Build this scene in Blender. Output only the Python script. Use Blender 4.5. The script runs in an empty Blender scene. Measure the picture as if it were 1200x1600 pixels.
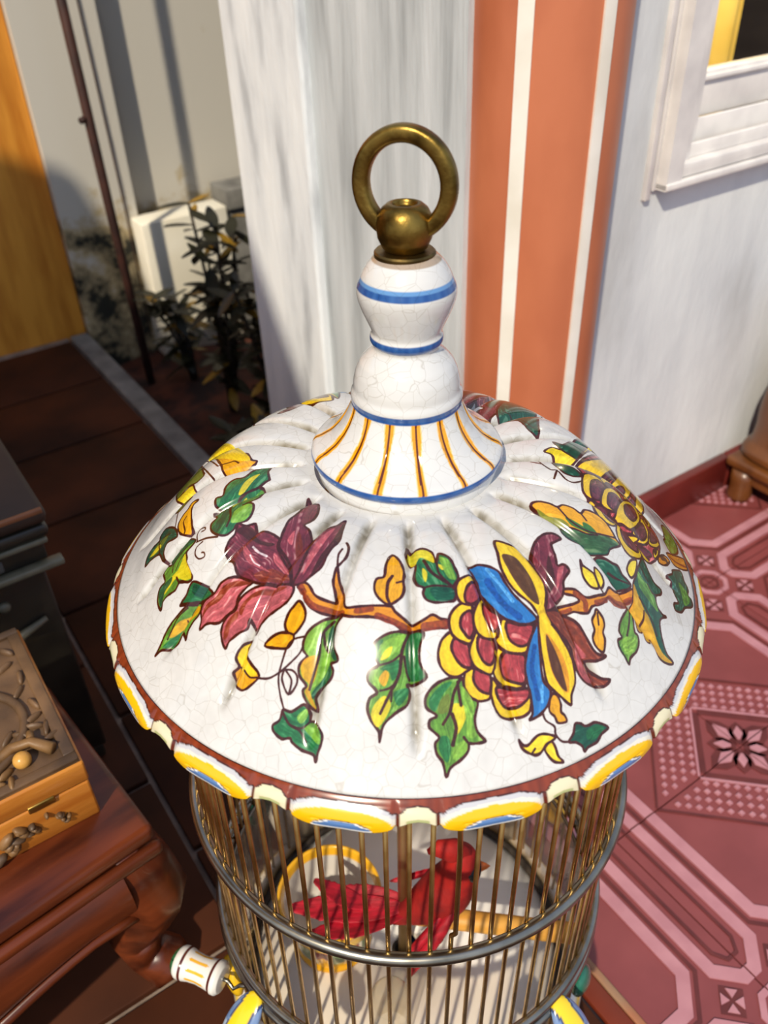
import bpy, bmesh, math, random
import numpy as np
from mathutils import Vector, Matrix, Euler
random.seed(7); RNG = np.random.default_rng(7)
PI = math.pi; R = math.radians
SC = bpy.context.scene; COL = SC.collection
Z0 = .48                       # height of the cage rim above the floor
PHI = .5816                    # the house (walls, tiles, furniture) is turned this much about the vertical
# ---------------------------------------------------------------- camera
cam = bpy.data.cameras.new('camera'); co = bpy.data.objects.new('camera', cam); COL.objects.link(co); SC.camera = co
PITCH, ROLL = .64402, -.03883
f_ = Vector((0, math.cos(PITCH), -math.sin(PITCH))); u_ = Vector((0, math.sin(PITCH), math.cos(PITCH))); r_ = Vector((1, 0, 0))
r2 = r_*math.cos(ROLL) + u_*math.sin(ROLL); u2 = -r_*math.sin(ROLL) + u_*math.cos(ROLL)
co.matrix_world = Matrix(((r2.x, u2.x, -f_.x, -.012), (r2.y, u2.y, -f_.y, -.39638), (r2.z, u2.z, -f_.z, .33448+Z0), (0, 0, 0, 1)))
cam.sensor_fit = 'VERTICAL'; cam.sensor_height = 36; cam.lens = 36*1323.75/1600; cam.clip_start = .02; cam.clip_end = 50
cam.dof.use_dof = True; cam.dof.focus_distance = .50; cam.dof.aperture_fstop = 9.0
# ---------------------------------------------------------------- sky, sun, exposure
w = bpy.data.worlds.new('sky'); SC.world = w; w.use_nodes = True; nt = w.node_tree; nt.nodes.clear()
bg = nt.nodes.new('ShaderNodeBackground'); wo = nt.nodes.new('ShaderNodeOutputWorld'); tc = nt.nodes.new('ShaderNodeTexCoord')
sx = nt.nodes.new('ShaderNodeSeparateXYZ'); rp = nt.nodes.new('ShaderNodeValToRGB')
nt.links.new(tc.outputs['Generated'], sx.inputs[0]); nt.links.new(sx.outputs['Z'], rp.inputs[0]); nt.links.new(rp.outputs[0], bg.inputs[0]); nt.links.new(bg.outputs[0], wo.inputs[0])
e = rp.color_ramp.elements; e[0].position = 0; e[0].color = (.84, .90, 1.0, 1); e[1].position = .95; e[1].color = (.52, .66, 1.0, 1)
m_ = e.new(.35); m_.color = (.66, .78, 1.0, 1)
mr_ = nt.nodes.new('ShaderNodeMapRange'); nt.links.new(sx.outputs['Y'], mr_.inputs[0])          # evening sky: brighter towards the low sun
for i_, v_ in ((1, -1), (2, 1), (3, .54), (4, .36)): mr_.inputs[i_].default_value = v_
nt.links.new(mr_.outputs[0], bg.inputs[1])
sl = bpy.data.lights.new('sun', 'SUN'); sl.energy = 2.5; sl.color = (1, .89, .71); sl.angle = R(1.2)
so = bpy.data.objects.new('sun', sl); COL.objects.link(so)
SUN = Vector((.24, .68, -.70)).normalized(); so.rotation_euler = SUN.to_track_quat('-Z', 'Y').to_euler(); so.location = (-1, -3, 2)
SC.view_settings.view_transform = 'Standard'; SC.view_settings.look = 'None'; SC.view_settings.gamma = 1; SC.view_settings.use_curve_mapping = False
SC.view_settings.exposure = .66
# ---------------------------------------------------------------- materials
def lin(c): return tuple(((x/255)/12.92 if x/255 <= .04045 else ((x/255+.055)/1.055)**2.4) for x in c[:3]) + (1,)
class NT:
    def __init__(s, name):
        s.m = bpy.data.materials.new(name); s.m.use_nodes = True; s.t = s.m.node_tree; s.n = s.t.nodes
        s.b = s.n['Principled BSDF']; s.o = s.n['Material Output']
    def new(s, typ, **kw):
        n = s.n.new(typ)
        for k, v in kw.items():
            if k in n.inputs: n.inputs[k].default_value = v
            else: setattr(n, k, v)
        return n
    def ln(s, a, b): s.t.links.new(a, b)
def pm(name, c1, c2=None, scale=20, rough=.5, metal=0, bump=0, stretch=(1, 1, 1), detail=5, contrast=(.35, .65), coat=0, attr=False, crackle=0, c3=None, spec=.5, bscale=None):
    """principled material: noise between two colours, optional vertex colour, crackle and bump"""
    M = NT(name); tcn = M.new('ShaderNodeTexCoord'); mp = M.new('ShaderNodeMapping'); mp.inputs['Scale'].default_value = stretch
    M.ln(tcn.outputs['Object'], mp.inputs[0])
    nz = M.new('ShaderNodeTexNoise', Scale=scale, Detail=detail); M.ln(mp.outputs[0], nz.inputs['Vector'])
    out = None
    if attr:
        a = M.new('ShaderNodeVertexColor'); a.layer_name = 'Col'; out = a.outputs[0]
    elif c2:
        r = M.new('ShaderNodeValToRGB'); e = r.color_ramp.elements; e[0].position, e[1].position = contrast; e[0].color = lin(c1); e[1].color = lin(c2)
        if c3: q = e.new((contrast[0]+contrast[1])/2); q.color = lin(c3)
        M.ln(nz.outputs[0], r.inputs[0]); out = r.outputs[0]
    if crackle:
        nz2 = M.new('ShaderNodeTexNoise', Scale=60., Detail=2); M.ln(tcn.outputs['Object'], nz2.inputs['Vector'])
        va = M.new('ShaderNodeVectorMath', operation='MULTIPLY_ADD'); va.inputs[1].default_value = (.006,)*3
        M.ln(nz2.outputs['Color'], va.inputs[0]); M.ln(tcn.outputs['Object'], va.inputs[2])
        vo = M.new('ShaderNodeTexVoronoi', feature='DISTANCE_TO_EDGE', Scale=crackle); M.ln(va.outputs[0], vo.inputs['Vector'])
        r = M.new('ShaderNodeValToRGB'); e = r.color_ramp.elements; e[0].position = .0; e[0].color = (.72, .69, .64, 1); e[1].position = .022; e[1].color = (1, 1, 1, 1)
        M.ln(vo.outputs['Distance'], r.inputs[0])
        mx = M.new('ShaderNodeMix', data_type='RGBA', blend_type='MULTIPLY'); mx.inputs[0].default_value = .8
        if out: M.ln(out, mx.inputs[6])
        else: mx.inputs[6].default_value = lin(c1)
        M.ln(r.outputs[0], mx.inputs[7]); out = mx.outputs[2]
    if out: M.ln(out, M.b.inputs['Base Color'])
    else: M.b.inputs['Base Color'].default_value = lin(c1)
    M.b.inputs['Roughness'].default_value = rough; M.b.inputs['Metallic'].default_value = metal; M.b.inputs['Coat Weight'].default_value = coat; M.b.inputs['Coat Roughness'].default_value = .06
    M.b.inputs['Specular IOR Level'].default_value = spec
    if bump:
        nb = M.new('ShaderNodeTexNoise', Scale=bscale or scale*2, Detail=6); M.ln(mp.outputs[0], nb.inputs['Vector'])
        b = M.new('ShaderNodeBump', Strength=bump, Distance=.004); M.ln(nb.outputs[0], b.inputs['Height']); M.ln(b.outputs[0], M.b.inputs['Normal'])
    return M.m
def glass(name, tint=(1, 1, 1, 1), rough=.02):
    M = NT(name); M.n.remove(M.b)
    t = M.new('ShaderNodeBsdfTransparent'); t.inputs[0].default_value = tint; g = M.new('ShaderNodeBsdfGlossy', Roughness=rough)
    lw_ = M.new('ShaderNodeLayerWeight', Blend=.5); pw = M.new('ShaderNodeMath', operation='POWER'); pw.inputs[1].default_value = 4; ma = M.new('ShaderNodeMath', operation='MULTIPLY_ADD'); ma.inputs[1].default_value = .75; ma.inputs[2].default_value = .04; mx = M.new('ShaderNodeMixShader')
    M.ln(lw_.outputs['Facing'], pw.inputs[0]); M.ln(pw.outputs[0], ma.inputs[0]); M.ln(ma.outputs[0], mx.inputs[0]); M.ln(t.outputs[0], mx.inputs[1]); M.ln(g.outputs[0], mx.inputs[2]); M.ln(mx.outputs[0], M.o.inputs[0])
    return M.m
# ---------------------------------------------------------------- mesh helpers
class MB:
    def __init__(s): s.v = []; s.f = []; s.m = []; s.c = []
    def add(s, vs, fs, mi=0, cols=None):
        b = len(s.v); s.v += [tuple(x) for x in vs]; s.f += [tuple(b+i for i in q) for q in fs]; s.m += [mi]*len(fs)
        s.c += list(cols) if cols is not None else [(1, 1, 1)]*len(vs)
        return s
    def box(s, x0, x1, y0, y1, z0, z1, mi=0, bev=0):
        if bev:
            bm = bmesh.new(); bmesh.ops.create_cube(bm, size=1)
            for v in bm.verts: v.co = Vector(((x0+x1)/2+v.co.x*(x1-x0), (y0+y1)/2+v.co.y*(y1-y0), (z0+z1)/2+v.co.z*(z1-z0)))
            bmesh.ops.bevel(bm, geom=bm.edges[:], offset=bev, segments=2, affect='EDGES', profile=.5)
            bm.verts.index_update(); s.add([v.co for v in bm.verts], [[v.index for v in f.verts] for f in bm.faces], mi); bm.free(); return s
        return s.add([(x, y, z) for z in (z0, z1) for y in (y0, y1) for x in (x0, x1)], [(0, 2, 3, 1), (4, 5, 7, 6), (0, 1, 5, 4), (2, 6, 7, 3), (0, 4, 6, 2), (1, 3, 7, 5)], mi)
    def prism(s, poly, z0, z1, mi=0, inset=0):
        n = len(poly); cx = sum(p[0] for p in poly)/n; cy = sum(p[1] for p in poly)/n
        top = [(cx+(x-cx)*(1-inset), cy+(y-cy)*(1-inset), z1) for x, y in poly]
        s.add([(x, y, z0) for x, y in poly]+top, [tuple(range(n, 2*n))]+[(i, (i+1) % n, n+(i+1) % n, n+i) for i in range(n)], mi); return s
    def grid(s, fn, nu, nv, cu=True, cv=False, mi=0, col=None):
        us = nu if cu else nu+1; vs = nv if cv else nv+1
        V = [fn(i/nu, j/nv) for j in range(vs) for i in range(us)]
        Fc = [(j*us+i, j*us+(i+1) % us, ((j+1) % vs)*us+(i+1) % us, ((j+1) % vs)*us+i) for j in range(nv) for i in range(nu)]
        return s.add(V, Fc, mi, [col(i/nu, j/nv) for j in range(vs) for i in range(us)] if col else None)
    def lathe(s, prof, n=48, mi=0, c=(0, 0), col=None, cap=True):
        m = len(prof); V = [(c[0]+r*math.cos(2*PI*i/n), c[1]+r*math.sin(2*PI*i/n), z) for r, z in prof for i in range(n)]
        Fc = [(j*n+i, j*n+(i+1) % n, (j+1)*n+(i+1) % n, (j+1)*n+i) for j in range(m-1) for i in range(n)]
        if cap:
            if prof[0][0] > 1e-6: Fc.append(tuple(range(n))[::-1])
            if prof[-1][0] > 1e-6: Fc.append(tuple((m-1)*n+i for i in range(n)))
        return s.add(V, Fc, mi, [col(prof[j][1], i/n) for j in range(m) for i in range(n)] if col else None)
    def tube(s, path, rad, n=8, mi=0, flat=1, closed=False, up=None):
        P = [Vector(p) for p in path]; m = len(P); rs = rad if isinstance(rad, (list, tuple)) else [rad]*m; V = []; nrm = None
        for i in range(m):
            t = (P[(i+1) % m]-P[i-1]) if closed else (P[min(i+1, m-1)]-P[max(i-1, 0)]); t.normalize()
            if nrm is None:
                a = Vector(up) if up else (Vector((0, 0, 1)) if abs(t.z) < .9 else Vector((1, 0, 0))); nrm = (a-t*a.dot(t)).normalized()
            else: nrm = (nrm-t*nrm.dot(t)).normalized()
            bn = t.cross(nrm)
            for k in range(n): a = 2*PI*(k+.5)/n; V.append(P[i]+nrm*(rs[i]*math.cos(a))+bn*(rs[i]*flat*math.sin(a)))
        mm = m if closed else m-1
        Fc = [(i*n+k, i*n+(k+1) % n, ((i+1) % m)*n+(k+1) % n, ((i+1) % m)*n+k) for i in range(mm) for k in range(n)]
        if not closed: Fc += [tuple(range(n))[::-1], tuple((m-1)*n+k for k in range(n))]
        return s.add(V, Fc, mi)
    def ball(s, c, r, n=16, mi=0, m=10, mat=None, col=None):
        r = (r, r, r) if not isinstance(r, (tuple, list)) else r; c = Vector(c)
        def fn(u, v):
            p = Vector((r[0]*math.cos(2*PI*u)*math.sin(PI*(.002+.996*v)), r[1]*math.sin(2*PI*u)*math.sin(PI*(.002+.996*v)), -r[2]*math.cos(PI*v)))
            return c+(mat @ p if mat else p)
        return s.grid(fn, n, m, mi=mi, col=col)
    def build(s, name, mats, parent=None, smooth=True, loc=None, rot=None):
        me = bpy.data.meshes.new(name); me.from_pydata(s.v, [], s.f); mats = mats if isinstance(mats, (list, tuple)) else [mats]
        for m in mats: me.materials.append(m)
        if len(mats) > 1: me.polygons.foreach_set('material_index', s.m)
        if any(c != (1, 1, 1) for c in s.c):
            a = me.color_attributes.new('Col', 'FLOAT_COLOR', 'POINT'); a.data.foreach_set('color', np.array([lin(c) for c in s.c]).ravel())
        bm = bmesh.new(); bm.from_mesh(me); bmesh.ops.recalc_face_normals(bm, faces=bm.faces); bm.to_mesh(me); bm.free()
        if smooth: me.shade_smooth() if smooth is True else me.shade_smooth(); 
        if smooth == 'auto': me.set_sharp_from_angle(angle=R(35))
        return link(name, me, parent, loc, rot)
def link(name, me, parent=None, loc=None, rot=None):
    o = bpy.data.objects.new(name, me); COL.objects.link(o)
    if parent: o.parent = parent
    if loc: o.location = loc
    if rot: o.rotation_euler = rot
    return o
def tag(o, label, cat, group=None, kind=None):
    if label: o['label'] = label
    if cat: o['category'] = cat
    if group: o['group'] = group
    if kind: o['kind'] = kind
    return o
def thing(name, label, cat, loc=(0, 0, 0), rz=0, group=None):
    o = link(name, None, None, loc, (0, 0, rz)); o.empty_display_size = .02; return tag(o, label, cat, group)
def struct(o, label=None): o['kind'] = 'structure'; o['label'] = label or o.name; return o
def at(u, v, z=0): return Vector((u*math.cos(PHI)-v*math.sin(PHI), u*math.sin(PHI)+v*math.cos(PHI), z))
HR = (0, 0, PHI)
def hb(mb, name, mat, parent=None, smooth=False): return mb.build(name, mat, parent, smooth, rot=None if parent else HR)   # house frame
# ---------------------------------------------------------------- palette
M_wall = pm('weathered_plaster', (178, 180, 179), (224, 228, 227), 7, .85, bump=.25, stretch=(1.6, 1.6, .5), c3=(207, 211, 212), contrast=(.22, .7), bscale=60)
M_wall2 = pm('streaked_plaster', (146, 150, 152), (216, 220, 222), 9, .85, bump=.3, stretch=(3, 3, .35), c3=(194, 199, 201), contrast=(.25, .72), bscale=60)
M_terra = pm('terracotta_paint', (174, 96, 64), (196, 116, 80), 9, .42, bump=.12, stretch=(1, 1, .5), bscale=50)
M_white = pm('white_paint', (226, 220, 206), (242, 238, 228), 14, .5, bump=.08)
M_frame = pm('window_paint', (206, 202, 200), (228, 224, 220), 20, .4, bump=.05)
M_dirt = pm('soil', (40, 20, 12), (96, 48, 26), 18, .95, bump=.6)
M_base = pm('mortar', (120, 104, 92), (150, 132, 118), 40, .9)
M_skirt = pm('baseboard_glaze', (84, 26, 22), (106, 36, 30), 10, .3)
M_kerb = pm('kerb_concrete', (96, 94, 90), (128, 126, 120), 20, .9, bump=.3)
M_brown = pm('brown_tile', (38, 18, 9), (78, 39, 19), 5, .75, bump=.1, spec=.2)
M_strip = pm('red_brown_tile', (104, 38, 20), (130, 52, 26), 7, .45)
M_edge = pm('worn_tile_edge', (168, 92, 54), (150, 126, 100), 9, .55)
P0 = pm('tile_rose', (126, 62, 62), (138, 70, 70), 14, .38, bump=.05)
P1 = pm('tile_light', (176, 120, 128), (190, 134, 141), 30, .42)
P2 = pm('tile_dark', (86, 36, 35), (104, 46, 43), 30, .45)
M_ochre = pm('ochre_wood', (196, 120, 30), (232, 160, 58), 9, .5, stretch=(4, 4, .5), bump=.1)
M_rust = pm('rusted_iron', (44, 22, 16), (66, 34, 24), 30, .7)
M_cream = pm('cream_plaster', (226, 218, 196), (240, 234, 216), 8, .85, bump=.1)
# ================================================================ setting
TS = .203; PU, PV = .236, -.036
def pink_tile_mesh(fx, fy, clip_u=None, clip_v=None):
    mb = MB(); g = .004
    mb.box(g, 1-g, g, 1-g, -.07, 0, 0)
    h = .009
    def bar(a, b, wd, mi=1, z=h, z0=-.01):
        a = Vector(a); b = Vector(b); d = (b-a).normalized(); n = Vector((-d.y, d.x))*wd/2
        mb.prism([(a+n)[:], (b+n)[:], (b-n)[:], (a-n)[:]][::-1], z0, z, mi, .0)
    def poly(pts, wd, mi=1, z=h):     # one joined strip with mitred corners
        P = [Vector(p) for p in pts]; L_ = []; Rr = []
        for i, p in enumerate(P):
            d1 = (P[i]-P[i-1]).normalized() if i else (P[1]-P[0]).normalized(); d2 = (P[i+1]-P[i]).normalized() if i < len(P)-1 else d1
            t = (d1+d2).normalized(); n = Vector((-t.y, t.x)); k = wd/2/max(.3, n.dot(Vector((-d1.y, d1.x)))); L_.append(p+n*k); Rr.append(p-n*k)
        V = [(q.x, q.y, zz) for zz in (-.01, z) for q in L_+Rr]; n_ = len(P); Fc = []
        for i in range(n_-1):
            a, b, c, d = i, i+1, n_+i+1, n_+i; o = 2*n_
            Fc += [(a+o, d+o, c+o, b+o), (a, a+o, b+o, b), (d, c, c+o, d+o)]
        mb.add(V, Fc, mi)
    poly([(.25, 1-g), (.25, .37), (.37, .25), (1-g, .25)], .062)
    poly([(.135, 1-g), (.135, .30), (.035, .20), (g, .20)], .060)
    poly([(1-g, .135), (.30, .135), (.20, .035), (.20, g)], .060)
    poly([(.068, 1-g), (.068, .35), (.03, .29), (g, .29)], .016, 2, .006)
    poly([(1-g, .068), (.35, .068), (.29, .03), (.29, g)], .016, 2, .006)
    poly([(.193, 1-g), (.193, .345), (.345, .193), (1-g, .193)], .02, 2, .003)
    mb.prism([(.17, .085), (.245, .16), (.16, .245), (.085, .17)], -.01, .003, 2)
    for k in range(4):
        a = PI/4*0+k*PI/2+PI/4; c = Vector((.165, .165)); d = Vector((math.cos(a), math.sin(a))); n = Vector((-d.y, d.x))
        mb.prism([(c+d*.012)[:], (c+d*.05-n*.026)[:], (c+d*.05+n*.026)[:]], -.01, .01, 1)
    poly([(.105, g), (.105, .045), (.045, .105), (g, .105)], .03)
    poly([(.055, g), (.055, .022), (.022, .055), (g, .055)], .014, 2, .006)
    F0 = lambda p, q: (1-(p+q)/2, 1-(p-q)/2)     # p = distance from the flower corner along the diagonal, q across
    step = .076
    for i in range(4):
        p = .375+i*step+.015
        for j in range(-12, 13):
            q = j*step+(0 if i % 2 else step/2)*0
            if abs(q) > p-.06: continue
            a = .026
            mb.prism([F0(p-a*1.05, q), F0(p, q+a*1.15), F0(p+a*1.05, q), F0(p, q-a*1.15)], -.01, .012, 1, .25)
    for p in (.352, .690): poly([F0(p, p-.01), F0(p, -p+.01)], .012, 1 if p < .5 else 2, .010)
    poly([F0(.318, .30), F0(.318, -.30)], .04, 2, .004)
    for a in (0, 45, 90):                           # a quarter of the flower
        d = Vector((-math.cos(R(a)), -math.sin(R(a)))); n = Vector((-d.y, d.x)); c = Vector((1, 1)); l = .225 if a != 45 else .17
        pt = lambda s, t: tuple(min(1-g, max(0, x)) for x in (c+d*l*s+n*l*t))
        mb.prism([pt(.12, -.04), pt(.5, -.3), pt(.8, -.24), pt(1.05, 0), pt(.8, .24), pt(.5, .3), pt(.12, .04)], -.01, .006, 2)
        mb.prism([pt(.3, -.04), pt(.55, -.16), pt(.85, 0), pt(.55, .16), pt(.3, .04)], -.01, .014, 1)
    mb.v = [((1-x if fx else x)*TS, (1-y if fy else y)*TS, z*TS) for x, y, z in mb.v]
    me = bpy.data.meshes.new('pink_tile'); me.from_pydata(mb.v, [], mb.f)
    for m in (P0, P1, P2): me.materials.append(m)
    me.polygons.foreach_set('material_index', mb.m)
    bm = bmesh.new(); bm.from_mesh(me); bmesh.ops.recalc_face_normals(bm, faces=bm.faces)
    for ax, c in ((0, clip_u), (1, clip_v)):
        if c is not None:
            co_ = [0, 0, 0]; co_[ax] = c[0]; no = [0, 0, 0]; no[ax] = c[1]
            bmesh.ops.bisect_plane(bm, geom=bm.verts[:]+bm.edges[:]+bm.faces[:], plane_co=co_, plane_no=no, clear_outer=True)
    bm.to_mesh(me); bm.free(); return me
fl = MB().box(.10, 1.6, -1.1, .318, -.05, -.013).build('floor', M_base, None, False, rot=HR); struct(fl, 'rose tiled terrace floor by the window wall')
cache = {}
for i in range(-1, 5):
    for j in range(-4, 2):
        fx, fy = bool(i % 2), not bool(j % 2)
        cu = (.127-(PU+i*TS), -1) if i == -1 else None; cv = (.318-(PV+j*TS)-.012, 1) if j == 1 else None
        key = (fx, fy, bool(cu), bool(cv))
        if key not in cache: cache[key] = pink_tile_mesh(fx, fy, cu, cv)
        link('pink_tile', cache[key], fl, (PU+i*TS, PV+j*TS, 0))
k = 0
for b in range(6):
    v0 = -.9+b*.22-.05
    if b < 6: MB().box(.100, .119, v0+.002, v0+.218, -.04, -.001, bev=.001).build('border_tile', M_strip, fl, True); MB().box(.1195, .127, v0+.001, v0+.219, -.04, .001, bev=.0015).build('border_edge', M_edge, fl, True)
pv = MB().box(-1.3, .10, -1.1, 1.57, -.05, -.008).add([(.10, .32, -.05), (.172, .32, -.05), (.172, 1.57, -.05), (.10, 1.57, -.05), (.10, .32, -.008), (.172, .32, -.008), (.172, 1.57, -.008), (.10, 1.57, -.008)], [(0, 3, 2, 1), (4, 5, 6, 7), (0, 1, 5, 4), (1, 2, 6, 5), (2, 3, 7, 6), (3, 0, 4, 7)]).build('floor', M_base, None, False, rot=HR); struct(pv, 'dark brown tiled floor under the furniture')
for i in range(-5, 1):
    for j in range(-5, 8):
        u0 = -.132+i*.26; v0 = .215+j*.22-(.11 if i % 2 else 0)
        u1 = u0+.26
        if i == 0: u1 = .098 if v0 < .32 else .170
        if v0+.22 > 1.57: continue
        MB().box(u0+.0035, u1-.0025, v0+.0035, v0+.2165, -.03, 0, bev=.0015).build('brown_tile', M_brown, pv, True)
# walls
def ring(u0, u1, z0, z1, a0, a1, b0, b1, v0, v1):   # wall with one opening, one connected mesh
    xs = (u0, a0, a1, u1); zs = (z0, b0, b1, z1); V = [(x, v, z) for v in (v0, v1) for z in zs for x in xs]; Fc = []
    for j in range(3):
        for i in range(3):
            if i == 1 and j == 1: continue
            q = (j*4+i, j*4+i+1, (j+1)*4+i+1, (j+1)*4+i); Fc += [q, tuple(16+t for t in q[::-1])]
    for a, b in ((5, 6), (6, 10), (10, 9), (9, 5), (0, 3), (3, 15), (15, 12), (12, 0)): Fc.append((a, b, b+16, a+16))
    return MB().add(V, Fc)
wr = hb(ring(.40, 1.7, 0, 1.5, .577, 1.45, .522, 1.3, .318, .42), 'wall_right', M_wall); struct(wr, 'grey white plaster wall under and beside the window')
wlft = hb(MB().box(.335, .40, .36, .655, -.05, 1.5), 'wall_left', M_wall2); struct(wlft, 'streaked grey plaster side wall left of the column')
M_post = pm('whitewash', (176, 180, 184), (240, 243, 244), 12, .85, bump=.3, stretch=(2, 2, .5), c3=(226, 230, 233), contrast=(.25, .65), bscale=60)
ps = hb(MB().box(.322, .42, .655, .862, -.09, 1.5, bev=.004), 'trim_1', M_post); struct(ps, 'whitewashed wall post at the end of the side wall')
bb = MB().box(.42, 1.7, .305, .318, 0, .004).build('baseboard_right', M_base, None, False, rot=HR); struct(bb, 'glazed dark red skirting tiles along the window wall')
for k in range(6): MB().box(.44+k*.2035, .642+k*.2035, .302, .3178, .002, .062, bev=.002).build('skirting_tile', M_skirt, bb, True)
# column with two white fillets
cdir = R(45.97); CU, CV = -.2278+.93*math.cos(cdir), -.3246+.93*math.sin(cdir); CR = .0788
col_ = MB().lathe([(CR, -.0), (CR, 1.5)], 96, c=(CU, CV)).build('pillar', M_terra, None, 'auto', rot=HR); struct(col_, 'round terracotta painted column')
def fillet(a0, a1):
    mb = MB(); n = 6; V = []
    for z in (0, 1.5):
        for k in range(n+1):
            a = R(a0+(a1-a0)*k/n); V.append((CU+CR*.98*math.cos(a), CV+CR*.98*math.sin(a), z))
        for k in range(n, -1, -1):
            a = R(a0+(a1-a0)*k/n); V.append((CU+(CR+.0025)*math.cos(a), CV+(CR+.0025)*math.sin(a), z))
    m = 2*(n+1); Fc = [tuple(range(m))[::-1], tuple(range(m, 2*m))]+[(i, (i+1) % m, m+(i+1) % m, m+i) for i in range(m)]
    mb.add(V, Fc).build('white_fillet', M_white, col_, 'auto')
for d0, d1 in ((47.55, 46.7), (43.08, 42.48)):
    aa = []
    for d in (d0, d1):
        off = .93*math.sin(R(d)-cdir); aa.append(math.degrees(cdir)+180-math.degrees(math.asin(off/CR))-(d-math.degrees(cdir))*0)
    fillet(min(aa), max(aa))
# window
win = hb(MB().box(.575, .600, .300, .34, .522, 1.31).box(.600, .622, .312, .34, .545, 1.31).box(.622, .648, .328, .36, .552, 1.31), 'window_1', M_frame); struct(win, 'white painted window frame with stepped sill rails')
def wpart(name, *b, mat=M_frame, bev=.0015): return MB().box(*b, bev=bev).build(name, mat, win, True)
wpart('sill', .575, 1.46, .298, .345, .522, .530); wpart('sill', .600, 1.46, .304, .345, .531, .546)
wpart('track_rail', .622, 1.46, .316, .321, .546, .562); wpart('track_rail', .622, 1.46, .331, .336, .546, .583); wpart('track_base', .622, 1.46, .345, .40, .546, .552)
wpart('sash_rail', .640, 1.46, .343, .362, .580, .628); wpart('sash_rail', .640, 1.46, .339, .344, .618, .624); wpart('sash_stile', .636, .648, .341, .362, .580, 1.3)
wpart('bead', .557, .566, .312, .322, .512, 1.31); wpart('jamb', .570, .577, .314, .43, .520, 1.31)
MB().box(.647, 1.46, .350, .354, .627, 1.3).build('pane', glass('window_glass'), win, False)
room = hb(MB().box(.5, 1.7, 1.15, 1.2, 0, 1.5).box(1.66, 1.7, .43, 1.15, 0, 1.5).box(.5, 1.7, .43, 1.2, 1.46, 1.5).box(.5, .53, .43, 1.15, 0, 1.46), 'wall_inner', pm('dark_room', (34, 26, 18), (52, 40, 26), 6, .9)); struct(room, 'dark room walls behind the window')
ct = MB().grid(lambda a, b: (.80+a*.275, .60+.010*math.sin(a*34), .46+b*.9), 60, 4, cu=False).grid(lambda a, b: (1.075-a*.275, .597+.010*math.sin((1-a)*34), .46+b*.9), 60, 4, cu=False).build('reflection_panel', pm('reflection_yellow', (226, 186, 70), (244, 212, 104), 12, .8), None, True, rot=HR)
tag(ct, 'added yellow panel standing in for a reflection in the window glass', 'reflection_panel')  # added panel behind the glass, imitates a yellow reflection in the pane
lamp = MB().ball((.93, .50, 1.0), .02, 16).tube([(.93, .50, 1.02), (.93, .50, 1.46)], .003, 8).build('added_lamp', pm('added_lamp_shell', (230, 210, 170), None, rough=.5), None, True, rot=HR); tag(lamp, 'small lamp added in the room behind the window to light the yellow panel', 'lamp')
pl = bpy.data.lights.new('added_panel_light', 'POINT'); pl.energy = 2.2; pl.color = (1, .84, .5); pl.shadow_soft_size = .03; plo = bpy.data.objects.new('added_panel_light', pl); COL.objects.link(plo); plo.location = at(.93, .53, .90)  # added lamp out of view, only there to light the yellow panel
bl = MB().box(-3.2, -1.06, -1.10, .22, 1.56, 1.60).box(-1.06, -.62, -1.10, -.12, 1.56, 1.60).build('shade_slab', M_white, None, False); struct(bl, 'unseen roof slab shaped to shade the dark brown floor and the chest')  # added out of view, notched to shade the left floor and chest
lf = MB().box(-2.2, -2.1, -.2, 1.7, 0, 1.56).build('wall_left', M_ochre, None, False); struct(lf, 'plain unseen wall added far to the left to block the sky')  # added out of view, keeps sky light off the left side
gd_ = MB().grid(lambda a, b: (-9+18*a, -9+18*b, -.12), 6, 6, cu=False).build('ground', pm('yard_ground', (96, 78, 62), (120, 100, 82), 2, .95), None, False); struct(gd_, 'bare ground around the house')
# yard at the back left
yw = hb(MB().box(-1.3, .216, 1.57, 1.66, -.05, 1.5), 'wall_back', M_ochre); struct(yw, 'ochre yellow wooden wall at the far left')
mold = NT('mould_stained_plaster'); tcn = mold.new('ShaderNodeTexCoord'); sp = mold.new('ShaderNodeSeparateXYZ'); mold.ln(tcn.outputs['Object'], sp.inputs[0])
n1 = mold.new('ShaderNodeTexNoise', Scale=14., Detail=8, Roughness=.65); mold.ln(tcn.outputs['Object'], n1.inputs['Vector'])
mr = mold.new('ShaderNodeMapRange'); mr.inputs[1].default_value = .36; mr.inputs[2].default_value = .16; mr.inputs[3].default_value = -.32; mr.inputs[4].default_value = .10; mold.ln(sp.outputs['Z'], mr.inputs[0])
ad = mold.new('ShaderNodeMath', operation='ADD'); mold.ln(n1.outputs[0], ad.inputs[0]); mold.ln(mr.outputs[0], ad.inputs[1])
rr_ = mold.new('ShaderNodeValToRGB'); e = rr_.color_ramp.elements; e[0].position = .40; e[0].color = lin((205, 200, 188)); e[1].position = .66; e[1].color = lin((40, 40, 32)); q = e.new(.52); q.color = lin((178, 160, 122))
mold.ln(ad.outputs[0], rr_.inputs[0]); mold.ln(rr_.outputs[0], mold.b.inputs['Base Color']); mold.b.inputs['Roughness'].default_value = .9
sw = hb(MB().box(.218, .385, 1.55, 1.66, -.12, 1.5), 'wall_back', mold.m); struct(sw, 'white plaster wall with black mould stains near the ground')
bw = hb(MB().box(.385, 1.7, 1.60, 1.66, -.12, 1.5), 'wall_back', mold.m); struct(bw, 'pale rear wall of the yard behind the planting bed')
so_ = hb(MB().grid(lambda a, b: (.174+a*1.44, .33+b*1.33, -.09+.012*math.sin(a*31+b*17)*math.sin(b*23)), 40, 36, cu=False), 'ground', M_dirt, smooth=True); struct(so_, 'bare reddish soil of the planting bed')
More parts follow.
